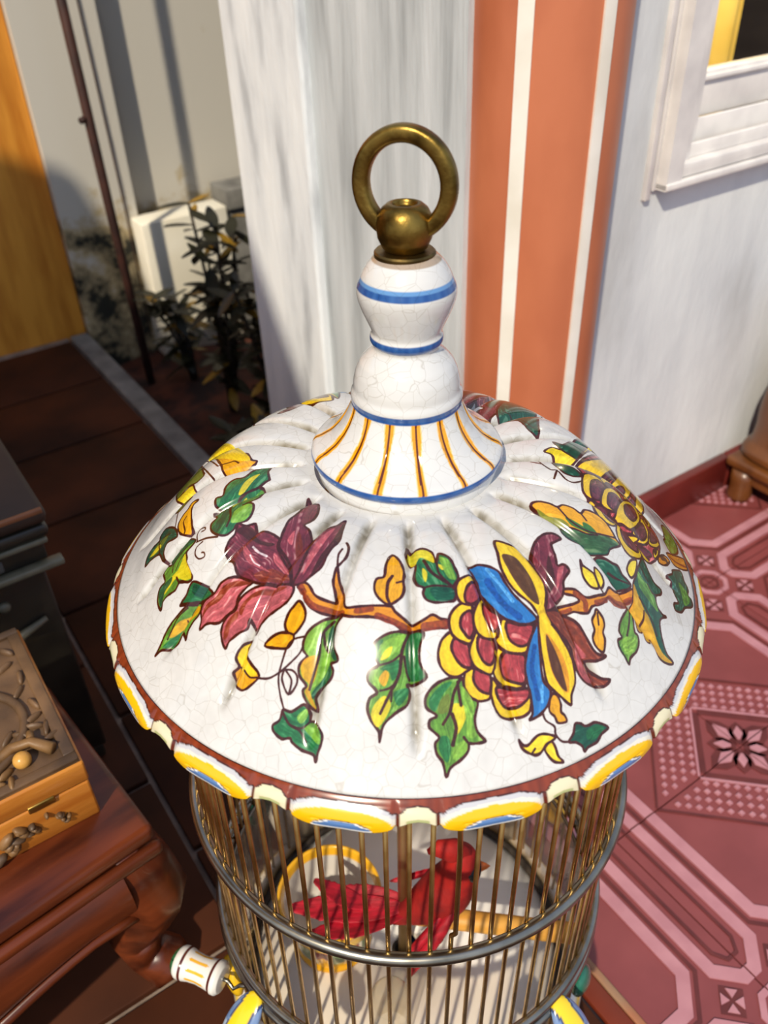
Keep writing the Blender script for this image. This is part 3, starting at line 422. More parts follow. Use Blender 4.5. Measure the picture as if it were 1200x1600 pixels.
# --- painted pattern of the dome: a flat glaze picture, drawn here as polygons and strokes in a polar map of the dome
PAL = dict(K=(58, 17, 8), G=(28, 104, 56), g=(92, 146, 44), D=(16, 74, 54), l=(132, 182, 62), h=(112, 126, 44), y=(244, 216, 36), Y=(240, 200, 24), o=(232, 164, 18), O=(218, 138, 22), M=(112, 38, 52),
           P=(194, 92, 100), R=(124, 46, 22), N=(62, 28, 20), p=(168, 54, 64), m=(98, 38, 56), B=(36, 112, 186), b=(16, 66, 140), c=(96, 166, 220), W=(236, 230, 232))
NP = 2048; SM = .19986879535253738
PAINT = "F g 386 1297 407 1310 433 1325 449 1333 445 1310 433 1355 466 1322 414 1354 381 1380 377 1367 387 1353 369 1337 367 1299 381 1280;f y 422 1315 447 1331 428 1342 412 1352 410 1304;F o 483 1083 311 1477 354 1431 542 1121 551 1106 568 1095 583 1059 599 1050 595 1040 570 1028 513 1016 495 1040;f y 392 1228 334 1537 349 1476 572 1082 578 1057 553 1064 529 1079;s K1.0 485 1081 513 1075 529 1074 543 1058;s K0.8 315 1365 273 1455 472 1084 485 1085;s K1 292 1364 458 1036;s K0.5 330 1339 332 1356 313 1459;F h 313 1339 317 1286 268 1310 195 1398 283 1098 339 1099 391 1071 420 1085;F y 286 1090 318 1089 354 1087 375 1072 385 1025 365 1005 333 1020;F h 388 997 365 984 336 975 311 990 327 999 350 999;s K1.0 327 972 330 933 330 902;F o 425 943 409 939 402 924 405 887 408 842 394 829 366 847 348 877 346 908 365 929 384 938 396 955 414 954;s K1.0 382 907 370 894 379 854 375 843;F D 334 893 300 931 263 956 243 945 242 924 205 926 179 911 176 867 205 868 253 855 271 820 289 795 277 838 294 868 343 855;f h 191 890 240 914 300 902 273 880 243 870;f y 200 890 244 901 261 881 222 878;s K1.0 242 924 255 856;s K0.8 245 894 267 911 308 896;s K1.2 437 772 471 765 512 750;s K0.8 439 775 435 799 445 814 463 810 465 800 452 801;s K0.9 460 760 437 752 433 731 447 710 467 707 467 719 458 725;F g 431 780 406 802 375 811 342 808 323 787 326 761 300 772 284 757 286 749 296 720 270 714 263 685 267 658 281 634 289 656 312 664 346 663 369 678 399 661 418 662 412 685 396 725 399 738 396 760 417 771;f D 430 781 406 800 376 809 342 805 324 786 332 755 362 769 393 778;f y 388 760 397 728 414 688 416 673 412 666 389 672 352 698 322 687 297 676 296 694 331 717 362 724;f D 332 715 302 715 272 711 268 682 281 642 297 683 327 698;s K0.8 333 730 335 757 361 774 397 780;s K0.8 349 728 368 753 398 767;s K1.2 353 701 366 678 393 665;F G 652 1027 626 1008 596 999 573 969 542 969 520 946 514 909 492 908 494 876 514 854 483 857 486 841 504 825 487 811 488 786 505 763 536 744 560 753 570 770 597 774 611 797 611 835 601 849 626 863 635 893 630 910 621 913 636 933 646 942 639 984;f l 551 786 558 823 580 839 606 837 608 803 589 776 559 778;f g 576 856 587 877 623 906 632 904 621 866 600 851;f y 561 896 574 941 599 968 617 973 601 944 578 901;f y 549 846 563 875 583 889 571 861;f D 518 822 525 865 544 868 542 821 525 784 508 767 493 787 502 804;s K1.3 540 774 548 805 544 848 560 881 584 899 617 913 641 937;s K1 601 849 581 842;F G 422 652 452 630 491 587 460 579 449 580 368 608 391 626 406 645;f D 424 643 455 619 470 597 437 599 414 622;F g 448 578 420 590 394 596 358 587 325 574 295 555 270 527 249 508 274 513 315 500 347 503 366 524 374 511 378 500 388 521 411 539 436 550;f o 441 570 410 579 391 568 342 562 308 536 345 536 374 558 376 538 389 544 433 554;f G 363 543 318 532 280 520 315 507 348 513;s K2 365 608 394 597 424 590 452 577;s K0.8 301 534 328 559 347 576 389 589;s K0.8 372 560 366 524 377 501;s K1 391 568 406 578 423 578;F P 620 574 583 597 554 607 522 604 498 585 459 577 444 556 443 529 435 506 462 512 506 499 531 509 560 518 576 546 603 564;f R 616 571 575 590 530 592 502 572 463 564 447 535 472 552 513 556 552 577 586 572;F P 730 535 690 549 644 557 606 552 575 535 564 516 535 507 513 485 508 458 516 429 531 443 565 455 588 459 601 480 605 454 613 438 630 458 661 476 701 491 725 510;f R 715 536 674 544 627 545 592 530 572 510 579 497 600 524 634 533 681 528;f R 568 511 538 498 520 476 514 452 529 458 542 483 566 494;F M 574 770 597 755 622 758 624 732 657 718 694 681 691 658 712 618 724 582 725 543 682 553 640 563 604 583 584 599 572 621 564 648 542 665 535 689 547 720 566 739;f N 570 745 589 757 617 743 623 717 644 688 681 669 667 663 636 681 612 706;f R 625 592 668 596 705 579 720 552 683 561 644 567;f P 596 688 614 661 637 620 668 588 645 602 613 627 593 663;f P 682 641 705 602 720 568 698 588 679 617;s W1.1 621 676 637 654 660 635;s W0.7 614 652 625 627 641 612;F M 760 850 776 820 788 813 788 774 776 744 755 725 770 704 774 662 766 630 752 593 741 555 727 543 720 583 701 620 689 658 696 685 702 709 714 750 741 787 752 820;f R 741 702 751 666 741 621 734 596 733 644;f P 714 672 726 659 731 705 717 685;F M 861 736 853 691 846 654 821 618 802 572 777 553 755 537 730 539 745 570 763 617 776 656 796 697 824 712 841 718;f P 783 647 810 689 835 705 811 657 784 605 756 560 766 599;f N 856 724 846 664 819 618 798 577 777 556 802 612 832 661;s K1.6 696 685 691 658 712 618 724 582 725 542;F O 742 530 758 538 771 528 784 502 806 485 833 475 836 488 832 532 842 569 847 526 855 493 857 465 864 458 909 457 970 452 980 438 1011 411 1022 405 1052 419 1070 428 1088 419 1106 414 1104 398 1080 396 1051 393 1014 390 993 396 972 411 929 428 878 434 848 442 811 448 782 464 762 488 754 517;s R2.6 761 500 782 472 823 456 849 448;s R2.6 886 447 923 448;s R2.8 936 431 979 411 1011 395;s R4 1051 399 1080 403 1102 406;s R3 750 527 757 512;s K1.0 843 569 845 606 855 626;s K1.2 843 571 864 599 871 630 866 646;F o 745 492 758 467 754 442 724 414 707 423 702 443 715 469 730 482;F o 723 411 706 387 678 389 638 404 667 422 697 424;F o 599 426 578 413 578 392 594 366 609 345 609 331 570 314 550 314 528 337 526 363 542 375 543 398 565 421 582 426;f y 592 424 574 414 573 393 589 363 606 341 578 341 560 361 546 378 548 400 567 419;s K1.0 567 359 582 339 605 333;s K1.0 542 375 551 366;s K1 610 330 639 324 670 331 701 346 732 366 743 380;s K1 754 404 723 403 703 390 685 359 668 321 667 282 673 244;s K1 685 334 677 314 690 276 715 295 719 316 707 331 689 335;s K1 692 331 703 307 692 278;F g 850 442 828 416 821 374 831 337 811 330 816 314 807 294 774 272 759 253 761 223 739 247 730 278 741 288 726 315 729 339 752 357 743 373 750 399 773 423 804 435 827 440;f l 810 433 765 413 749 388 752 362 776 353 787 397;f o 779 352 752 354 733 338 733 311 748 290 735 274 755 229 754 250 750 278 775 314;f D 823 422 807 394 807 361 821 337 828 340 821 374;f D 807 327 810 309 800 292 767 272 754 254 752 268 780 295;f l 795 377 809 345 792 311 757 280 771 314;s K1.2 826 431 794 399 783 355 760 304 748 278;s K1 801 407 799 377 803 358;F G 672 243 694 234 730 246 743 221 740 204 747 201 768 180 771 159 756 128 749 110 745 126 711 142 687 163 682 173 658 176 638 196 636 211 656 219 666 233;f l 723 195 748 197 765 174 762 148 738 168;f l 707 220 734 235 736 217 717 202;s K1.3 670 235 684 206 711 187 724 158;s K1 740 203 719 192 697 196;F o 979 594 963 567 957 530 938 523 932 497 942 473 961 457 974 458 996 474 1004 497 1003 517 1006 543 997 575;s K1.4 977 531 965 511 962 476 967 460;s K1.0 1003 517 987 512;F g 1014 386 985 391 952 384 926 367 918 343 933 317 910 306 903 282 925 254 905 241 898 217 906 189 924 164 924 140 936 177 969 203 1000 221 1008 245 1002 266 1017 262 1051 284 1037 310 1035 351 1047 386;f G 1014 383 1001 345 1006 276 1025 273 1048 285 1033 314 1033 351 1043 384;f G 933 370 922 343 937 321 931 342 948 372;f G 936 307 982 326 985 298 965 278 958 299;f G 967 250 1002 259 1003 242 977 219;f l 940 362 977 381 1003 380 983 346 953 334 938 342;f l 917 302 932 304 934 263 915 277;f y 938 327 950 348 969 357 960 334;f o 931 283 948 303 958 292 945 266;f y 906 199 916 226 944 245 958 220 924 174;s K1.5 1010 383 992 345 984 295 956 247 930 205;s K1.0 990 339 967 323 937 316;s K1.0 976 274 956 261 933 257;s K1.0 997 332 1001 297 1008 276;s K1.0 963 254 959 231;F G 1019 633 1026 610 1055 615 1076 599 1085 567 1092 593 1101 594 1119 582 1130 552 1137 523 1123 498 1125 465 1103 461 1078 458 1057 465 1049 481 1052 496 1037 505 1029 530 1035 563 1021 571 1013 595 1016 622;f y 1017 613 1026 606 1055 611 1076 595 1081 567 1068 572 1047 585 1033 564 1020 577;f y 1051 552 1062 537 1057 511 1050 526;f y 1087 563 1108 552 1098 544;f l 1094 584 1116 576 1126 544 1131 519 1112 522 1099 555;f D 1067 494 1120 494 1122 468 1084 461;s K1.5 1056 574 1070 541 1090 522 1123 498;s K1 1087 563 1091 533 1123 498;s K1 1050 496 1077 501 1120 498;F Y 1220 285 1216 255 1227 220 1245 197 1277 192 1309 202 1327 218 1326 251 1310 271 1239 269;F p 1233 264 1237 241 1258 218 1290 219 1322 248 1318 268 1275 261;F Y 1153 302 1145 275 1152 250 1173 232 1196 231 1215 240 1215 290 1178 303;F p 1173 303 1170 279 1182 259 1203 249 1214 251 1215 290 1191 298;F Y 1240 361 1224 336 1221 306 1233 280 1260 267 1310 274 1310 344 1272 349;F p 1253 347 1247 317 1256 290 1281 279 1310 283 1307 343 1279 347;F Y 1113 388 1091 370 1081 340 1086 310 1103 290 1125 284 1146 294 1168 312 1158 362 1123 376;F p 1122 373 1114 352 1125 326 1145 308 1165 311 1156 360 1138 366;F Y 1177 392 1164 366 1159 341 1171 312 1194 298 1220 296 1237 361 1230 379 1187 384;F p 1184 381 1181 349 1197 322 1218 317 1233 360 1223 378;F Y 1246 427 1233 406 1230 382 1240 361 1264 348 1307 352 1316 384 1329 423 1270 418;F p 1256 420 1255 399 1267 376 1292 366 1313 375 1326 419 1287 416;F Y 1165 457 1140 456 1117 436 1109 412 1116 382 1138 367 1161 362 1171 387 1168 432;F p 1165 439 1142 428 1137 403 1148 385 1161 375 1171 396;F Y 1195 478 1175 448 1169 420 1177 393 1197 377 1233 379 1236 406 1240 431 1204 469;F p 1201 465 1197 440 1210 413 1230 397 1240 426 1220 445;F Y 1173 536 1158 531 1137 516 1128 495 1134 466 1146 456 1172 457 1192 478 1187 514;F p 1181 521 1161 506 1151 482 1153 460 1172 459 1192 480 1187 507;F B 1163 566 1178 565 1210 561 1238 546 1252 519 1277 486 1332 443 1335 432 1304 419 1270 422 1243 431 1217 454 1195 485 1184 521 1174 549;s b3 1210 519 1225 490 1253 458 1287 436;s c1.5 1209 551 1239 511 1270 472;F B 1338 428 1323 397 1312 356 1308 316 1317 280 1329 246 1334 210 1327 195 1357 212 1378 239 1383 270 1361 291 1349 343 1343 388;s b2.5 1331 370 1326 318 1339 277 1348 248;s c1.5 1357 279 1360 242;F M 1416 673 1398 685 1372 678 1349 657 1335 627 1333 598 1353 558 1362 532 1365 492 1361 463 1380 469 1406 494 1415 523 1414 550 1431 581 1416 595 1398 588 1393 617 1386 647 1397 657;f N 1375 613 1386 575 1391 538 1383 509 1376 535 1368 571;f P 1401 582 1416 589 1406 555 1398 526 1395 552;F R 1361 460 1398 469 1430 463 1463 448 1490 421 1513 397 1535 387 1558 389 1531 370 1501 362 1515 342 1546 329 1575 332 1556 310 1516 303 1487 311 1465 329 1451 355 1437 388 1400 419 1373 440;f P 1457 407 1492 385 1501 372 1488 363 1498 338 1529 319 1504 308 1477 322 1460 350;s R1 1415 437 1453 407 1476 369 1499 332 1525 312;F Y 1238 640 1266 637 1301 622 1328 594 1353 558 1363 519 1361 485 1355 459 1339 450 1318 472 1284 493 1262 517 1245 557 1241 600;f N 1251 596 1282 595 1305 568 1327 529 1343 476 1325 478 1291 507 1267 546;F Y 1339 447 1357 459 1373 437 1401 413 1434 377 1452 343 1458 302 1447 270 1446 245 1408 264 1373 287 1359 328 1345 388;f O 1362 406 1386 391 1420 353 1438 308 1437 274 1415 281 1386 313 1368 364;f N 1363 403 1379 387 1404 350 1421 312 1433 277 1415 283 1387 316 1368 367;f Y 1338 450 1339 469 1354 474 1361 456 1377 431 1358 431;F O 1392 475 1429 489 1461 507 1449 517 1417 517 1416 528 1449 534 1482 522 1516 536 1549 552 1566 576 1593 573 1629 585 1663 609 1662 576 1629 542 1588 539 1563 547 1540 523 1504 504 1491 484 1466 478 1446 476 1429 466 1414 467;s R3.5 1568 545 1592 539 1628 547 1658 575;s R3 1449 524 1478 514 1483 492;s R2.5 1517 518 1553 536;s R2 1421 471 1437 480;F y 1468 621 1474 608 1509 597 1521 579 1525 560 1499 555 1478 570 1470 589;F y 1516 616 1536 606 1547 584 1535 562 1523 577 1515 596;s K1.0 1532 562 1542 554;F o 1518 501 1541 484 1548 466 1544 447 1552 429 1549 397 1526 403 1511 423 1515 446 1505 467 1513 487;s K1 1522 492 1528 463;F o 1389 264 1404 261 1415 243 1417 225 1429 217 1435 204 1410 197 1398 211 1383 221 1380 241;s K1.1 1362 218 1372 199 1399 187 1403 169 1422 155 1446 157;F y 1298 146 1310 135 1324 137 1350 161 1373 167 1402 162 1377 142 1358 121 1340 115 1314 122 1302 133;s K1 1333 117 1343 130;F y 1390 151 1403 138 1411 119 1426 107 1399 105 1377 121 1371 135;F D 1443 156 1457 178 1462 202 1478 205 1493 201 1509 207 1523 215 1543 216 1569 210 1547 191 1533 170 1516 159 1502 151 1492 140 1485 151 1465 158;f G 1499 191 1533 210 1555 207 1526 175 1502 169;F g 1139 283 1106 281 1073 266 1049 240 1049 213 1075 195 1058 185 1056 167 1080 146 1070 131 1073 108 1089 88 1097 57 1110 77 1141 97 1157 115 1159 132 1173 132 1203 139 1182 159 1174 188 1182 227 1162 238 1145 264;f y 1118 222 1148 217 1152 194 1128 152 1118 181;f h 1079 222 1106 246 1108 208 1082 199;f G 1059 237 1089 266 1115 272 1089 239 1072 205 1056 217;f G 1084 146 1104 146 1111 117 1100 88 1080 117;f l 1138 263 1172 223 1166 185 1179 151 1155 147 1152 182;f l 1117 117 1148 141 1154 117 1120 94;s K1.4 1135 278 1119 246 1110 205 1091 175;s K1.8 1115 198 1125 166 1116 129;s K1.4 1129 272 1134 240 1138 220;s K1.2 1145 146 1159 132;F p 1525 1013 1721 1258 1708 1222 1774 1225 1823 1222 1913 1283 1849 1083 1819 970 1851 931 1851 880 1826 819 1779 758 1727 742 1663 711 1629 726 1617 797 1546 796 1538 862 1518 884 1534 961;F Y 1765 1345 1707 1233 1742 1232 1801 1249 1656 1026 1617 1013;F m 1784 1318 1786 1287 1834 1303 1642 1020 1621 1023;F Y 1525 1013 1634 1124 1754 1314 1745 1206 1625 1020 1589 985 1552 990;F m 1552 990 1577 1017 1598 998 1563 975;F Y 1671 1032 1826 1274 1840 1231 1757 1040 1695 955 1685 1002;F m 1671 999 1729 1061 1722 1010 1680 968;F Y 1914 1322 1861 1138 1828 1024 1761 942 1775 1013;F m 1774 1060 1791 1030 1783 978 1759 974;F Y 1599 985 1636 1018 1654 1001 1620 947 1596 956;F m 1621 977 1644 988 1621 950 1608 951;F Y 1534 961 1569 983 1597 976 1609 945 1574 875 1542 864 1519 885;F m 1560 944 1588 964 1607 946 1572 870 1547 870 1545 902;F Y 1539 861 1567 854 1594 841 1624 826 1611 791 1578 781 1548 802;F m 1563 852 1591 850 1621 824 1607 801 1578 806;F Y 1574 863 1593 922 1629 959 1665 962 1668 932 1624 853 1591 850;F m 1612 916 1641 939 1661 926 1625 860 1600 867;F Y 1808 980 1837 974 1810 927 1781 934;F m 1806 971 1814 958 1801 935 1793 945;F Y 1622 804 1611 759 1629 726 1663 711 1712 733 1723 760 1702 793 1657 815;F m 1636 793 1667 806 1701 781 1705 751 1661 743 1636 758;F Y 1766 933 1790 898 1782 848 1748 807 1706 805 1697 826;F m 1705 831 1763 905 1774 884 1767 849 1737 818;F Y 1806 917 1843 893 1851 880 1819 845 1777 834;F m 1813 917 1842 911 1830 878 1789 848;F Y 1675 935 1634 871 1627 828 1659 827 1691 827 1746 897 1761 942 1749 985;F m 1679 916 1729 952 1737 914 1702 868 1671 874;F Y 1630 830 1668 812 1722 816 1710 795 1664 794;F Y 1709 792 1743 782 1785 779 1762 747 1728 748;F m 1732 796 1775 799 1788 792 1755 775;F Y 1801 823 1831 846 1826 819 1807 794 1797 798;F m 1804 823 1819 834 1808 812 1806 816;F O 1824 812 1867 850 1898 850 1860 804 1825 791;s N3 1843 823 1869 834 1875 830;F y 1437 1057 1464 1083 1492 1078 1725 1353 1534 1040 1499 1010 1471 1014 1456 1046;F D 1476 1119 1508 1114 1715 1416 1538 1046 1518 1056 1492 1078;F D 1452 999 1484 996 1511 986 1528 954 1505 939 1478 945 1461 972;s K1.0 1406 1021 1417 989 1437 958 1455 957 1473 920 1495 910 1525 927;s K1.0 1389 1000 1413 988;s K1.2 1455 957 1440 917;F o 1355 795 1375 806 1406 799 1425 789 1442 799 1469 794 1490 780 1506 799 1538 800 1569 786 1590 762 1603 740 1617 724 1576 696 1563 673 1528 663 1496 669 1493 681 1458 675 1428 689 1419 721 1422 726 1393 742 1372 772;f D 1419 721 1453 724 1498 714 1535 723 1575 732 1612 726 1577 698 1563 673 1528 663 1496 669 1493 681 1458 675 1428 689;f h 1370 783 1401 758 1436 745 1453 724 1422 726 1393 742;f G 1443 755 1484 738 1525 719 1498 719 1458 730;f G 1491 749 1515 744 1535 723 1499 724;s K1 1425 789 1456 744 1499 724 1544 728 1600 741;s K1 1490 780 1504 759;s K0.9 1421 724 1453 724 1498 714 1534 721;F y 1640 660 1657 695 1688 712 1678 668 1657 641;F D 1533 654 1555 658 1583 654 1604 654 1621 635 1655 621 1646 603 1614 588 1584 589 1572 602 1568 617 1550 625;s K0.9 1577 626 1606 616 1651 619;F D 1723 739 1741 716 1767 683 1803 677 1794 654 1770 638 1772 608 1794 591 1815 592 1782 565 1789 509 1804 473 1829 457 1809 444 1777 444 1757 465 1745 492 1731 478 1714 483 1710 513 1700 497 1682 496 1673 539 1667 587 1665 625 1677 654 1697 702;f o 1667 626 1683 607 1714 568 1731 556 1749 531 1765 499 1784 469 1824 455 1805 447 1774 449 1753 469 1746 495 1727 478 1711 488 1710 513 1696 495 1680 501 1670 544;f g 1689 677 1711 661 1741 651 1760 629 1775 589 1736 604 1690 633;s K1.0 1702 701 1733 668;s K1.0 1732 657 1751 639 1776 641;s K1.0 1691 597 1722 572 1749 544 1765 512;s K1 1712 565 1712 514;F g 1657 557 1630 529 1608 495 1602 467 1613 453 1598 440 1605 422 1626 404 1642 389 1647 407 1672 433 1683 460 1680 480 1668 485 1664 517;f l 1613 447 1654 469 1673 466 1663 436 1634 412;f D 1600 440 1613 418 1642 390 1625 402 1605 422;s K1.2 1653 549 1645 504 1634 465;F D 1902 814 1966 860 1969 822 1981 794 1970 760 1985 749 1976 717 1931 686 1906 656 1872 645 1871 667 1897 686 1882 712 1884 758 1863 765 1896 796;f g 1927 783 1963 773 1973 737 1933 695 1928 733;F g 1968 1105 2020 1174 2029 1111 2026 1047 1998 978 1940 918 1921 928 1912 961 1939 1003;F O 1889 878 1967 935 2032 978 2030 947 2027 915 1972 875 1930 858 1908 865;s R1.6 1908 879 1961 894 2029 930;F D 1304 1350 1364 1504 1397 1467 1436 1440 1470 1413 1450 1425 1388 1430 1315 1326;F D 1334 1320 1427 1501 1451 1411 1479 1387 1450 1235 1440 1165 1413 1180 1390 1241 1336 1238;s K0.8 1353 1306 1388 1272 1429 1197;F D 1502 1390 1533 1366 1567 1335 1557 1368;F y 1540 1364 1564 1354 1597 1311 1643 1271 1683 1244 1649 1285 1601 1265 1574 1334;f G 1606 1318 1622 1302 1667 1255 1690 1240 1676 1323;F B 671 1483 647 1472 623 1437 632 1447 652 1493;F B 604 1460 569 1420 528 1401 540 1339 528 1471 571 1402;F y 424 1319 438 1328 449 1332 463 1324 425 1331;F y 753 1522 781 1535 820 1549 828 1418 785 1508;f G 789 1536 818 1553 827 1426 790 1540"
def noise2(cell):
    g = RNG.random((NP//cell+2, NP//cell+2)).astype(np.float32); x = np.arange(NP, dtype=np.float32)/cell; i = x.astype(int); f = x-i; f = f*f*(3-2*f)
    a = g[i][:, i]*(1-f)+g[i][:, i+1]*f; b = g[i+1][:, i]*(1-f)+g[i+1][:, i+1]*f; return a*(1-f[:, None])+b*f[:, None]
n_big, n_mid, n_small = noise2(48), noise2(14), noise2(5); line = RNG.random(4096).astype(np.float32)
img = np.empty((NP, NP, 3), np.float32); img[:] = np.array((211, 210, 207), np.float32)/255
img *= (1-.035*(n_big-.5)[..., None]-.03*(n_mid-.5)[..., None])
yy, xx = np.mgrid[0:NP, 0:NP].astype(np.float32); yy -= NP/2; xx -= NP/2
RAD = np.hypot(xx, yy)/(NP/2)*SM; AZ = np.arctan2(yy, xx)
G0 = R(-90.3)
gd = np.abs(((AZ-G0+PI/20) % (PI/10))-PI/20)*RAD          # grime settled in the grooves, run along their full length as painted groove shade
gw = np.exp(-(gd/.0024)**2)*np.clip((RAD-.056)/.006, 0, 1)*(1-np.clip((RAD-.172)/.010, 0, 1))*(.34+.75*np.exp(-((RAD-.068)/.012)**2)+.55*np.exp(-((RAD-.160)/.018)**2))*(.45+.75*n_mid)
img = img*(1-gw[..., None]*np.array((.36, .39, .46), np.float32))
def cr(P, closed):
    P = np.array(P, float); n = len(P); out = []
    for i in range(n if closed else n-1):
        p0, p1, p2, p3 = (P[(i-1) % n], P[i], P[(i+1) % n], P[(i+2) % n]) if closed else (P[max(i-1, 0)], P[i], P[i+1], P[min(i+2, n-1)])
        d1, d2 = p1-p0, p2-p1; c1 = .5; 
        t1 = (p2-p0)*.5; t2 = (p3-p1)*.5; L = np.hypot(*(p2-p1))+1e-6
        for t_ in (t1, t2):
            l = np.hypot(*t_)
            if l > L: t_ *= L/l
        for k in range(4):
            t = k/4; out.append((2*t**3-3*t*t+1)*p1+(t**3-2*t*t+t)*t1+(-2*t**3+3*t*t)*p2+(t**3-t*t)*t2)
    if not closed: out.append(P[-1])
    return np.array(out, np.float32)
def dist(P, closed, pad):
    x0, y0 = np.maximum(np.floor(P.min(0)-pad).astype(int), 0); x1, y1 = np.minimum(np.ceil(P.max(0)+pad).astype(int)+1, NP)
    X, Y = np.meshgrid(np.arange(x0, x1, dtype=np.float32), np.arange(y0, y1, dtype=np.float32)); D = np.full(X.shape, 1e9, np.float32); ins = np.zeros(X.shape, bool)
    Q = np.roll(P, -1, 0) if closed else P[1:]
    for a, b in zip(P, Q):
        e = b-a; wx, wy = X-a[0], Y-a[1]; t = np.clip((wx*e[0]+wy*e[1])/(e@e+1e-9), 0, 1); D = np.minimum(D, (wx-t*e[0])**2+(wy-t*e[1])**2)
        if closed and a[1] != b[1]: ins ^= ((a[1] > Y) != (b[1] > Y)) & (X < (b[0]-a[0])*(Y-a[1])/(b[1]-a[1])+a[0])
    D = np.sqrt(D); return (slice(y0, y1), slice(x0, x1)), np.where(ins, -D, D) if closed else D, X, Y
def blend(sl, al, colr): img[sl] = img[sl]*(1-al[..., None])+colr*al[..., None]
UNIT = NP/2/SM*.001                                         # one millimetre in map pixels
def paint_fill(colk, pts, outline):
    P = cr(pts, True); sl, D, X, Y = dist(P, True, 6); c = np.array(PAL[colk], np.float32)/255
    q = P-P.mean(0); w_, v_ = np.linalg.eigh(q.T@q); ax = v_[:, 0]                    # strokes run along the longer axis
    s = (X*ax[0]+Y*ax[1])/3.4+n_mid[sl]*2.2+n_big[sl]*5; i = s.astype(int) % 4096; f = s-np.floor(s); f = f*f*(3-2*f); st = line[i]*(1-f)+line[(i+1) % 4096]*f
    calm = 1.0 if colk in 'MPRpmGgDl' else .45
    sh = 1+calm*(.30*(st-.5)+.22*(n_mid[sl]-.5)+.16*(n_small[sl]-.5))-.06
    hot = .8 if colk in 'MPp' else .45 if colk in 'RmGgDl' else .18
    white = np.clip((st*(.3+.7*n_mid[sl])-.50)*2.0, 0, .5)*hot
    cc = np.clip(c*sh[..., None], 0, 1); cc = cc*(1-white[..., None])+white[..., None]*np.array((.93, .91, .84), np.float32)
    edge = 1.5 if not outline else 1.0
    blend(sl, np.clip((-D)/edge+.5, 0, 1)*(.97 if outline else .85), cc)
    if outline:
        wd = (.52+.36*n_mid[sl])*UNIT; blend(sl, np.clip(wd-np.abs(D)+.5, 0, 1), np.array(PAL['K'], np.float32)/255*(.85+.5*n_small[sl][..., None]))
def paint_stroke(colk, wd, pts):
    P = cr(pts, False); sl, D, X, Y = dist(P, False, 12); c = np.array(PAL[colk], np.float32)/255
    blend(sl, np.clip(wd*.54*UNIT*(.8+.4*n_mid[sl])-D+.5, 0, 1)*(.95 if colk == 'K' else .8), c*(.8+.4*n_small[sl][..., None]))
def run(txt, turn=0):
    cs, sn = math.cos(turn), math.sin(turn)
    for it in txt.split(';'):
        a = it.split(); v = np.array([int(t) for t in a[2:]], float).reshape(-1, 2)-NP/2; v = v@np.array(((cs, sn), (-sn, cs)))+NP/2
        if a[0] in 'Ff': paint_fill(a[1], v, a[0] == 'F')
        else: paint_stroke(a[1][0], float(a[1][1:]), v)
def back_copy(txt):      # the hidden back carries the same sprays, kept clear of the front ones
    keep = []
    for it in txt.split(';'):
        v = np.array([int(t) for t in it.split()[2:]], float).reshape(-1, 2)-NP/2; az = np.degrees(np.arctan2(v[:, 1], v[:, 0]))
        if az.max() < -35 and az.min() > -150: keep.append(it)
    return ';'.join(keep)
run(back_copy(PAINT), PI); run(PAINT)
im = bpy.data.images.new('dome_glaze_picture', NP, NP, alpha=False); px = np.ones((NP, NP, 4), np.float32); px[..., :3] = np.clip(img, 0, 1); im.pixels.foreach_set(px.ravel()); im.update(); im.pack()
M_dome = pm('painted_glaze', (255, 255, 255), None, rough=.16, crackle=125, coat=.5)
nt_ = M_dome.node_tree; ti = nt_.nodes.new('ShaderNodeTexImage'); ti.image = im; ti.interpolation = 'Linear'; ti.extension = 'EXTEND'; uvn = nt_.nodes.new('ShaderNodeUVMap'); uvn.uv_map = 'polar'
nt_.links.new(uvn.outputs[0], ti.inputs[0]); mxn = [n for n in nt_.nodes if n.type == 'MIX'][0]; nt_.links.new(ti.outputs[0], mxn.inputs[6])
M_glaze = pm('white_glaze', (216, 212, 205), None, rough=.16, crackle=125, coat=.5)
M_gcol = pm('coloured_glaze', (232, 227, 218), None, rough=.16, attr=True, crackle=125, coat=.5)
M_gcol0 = pm('coloured_glaze_plain', (232, 227, 218), None, rough=.2, attr=True, coat=.4)
# --- dome shell, fluted in 20 lobes
qz = (.07009766, .06882742, .00724444, .04740989, .04807679); BP = [(.05, qz[0]), (.05+qz[1], qz[0]+qz[2]), (.17-qz[3], qz[4]), (.17, 0)]
def bez(t): s = 1-t; return tuple(s**3*BP[0][i]+3*t*s*s*BP[1][i]+3*t*t*s*BP[2][i]+t**3*BP[3][i] for i in (0, 1))
ts = np.linspace(0, 1, 801); bz = np.array([bez(t) for t in ts]); arc = np.concatenate([[0], np.cumsum(np.hypot(*np.diff(bz, axis=0).T))])+.05
NR, NA = 110, 1200; sr = np.linspace(.05, arc[-1], NR); rad = np.interp(sr, arc, bz[:, 0]); zed = np.interp(sr, arc, bz[:, 1])
dr, dz = np.gradient(rad, sr), np.gradient(zed, sr); nr_, nz_ = -dz, dr
az = np.linspace(0, 2*PI, NA, endpoint=False); ph = np.abs(((az-G0+PI/20) % (PI/10))-PI/20)/(PI/20)     # 0 in a groove, 1 on a crest
def smooth(a, b, x): t = np.clip((x-a)/(b-a), 0, 1); return t*t*(3-2*t)
fade = smooth(.053, .062, sr)*(1-smooth(.168, .183, sr))
wgr = .0021/(PI/20*np.maximum(rad, .05))
flute = -.0028*np.exp(-(ph[None, :]/wgr[:, None])**2)-.0008+.0014*np.sin(PI/2*ph[None, :])**.8
off = flute*fade[:, None]
Rr = rad[:, None]+nr_[:, None]*off; Zz = zed[:, None]+nz_[:, None]*off
V = np.stack([Rr*np.cos(az)+DX, Rr*np.sin(az), Zz], -1).reshape(-1, 3)
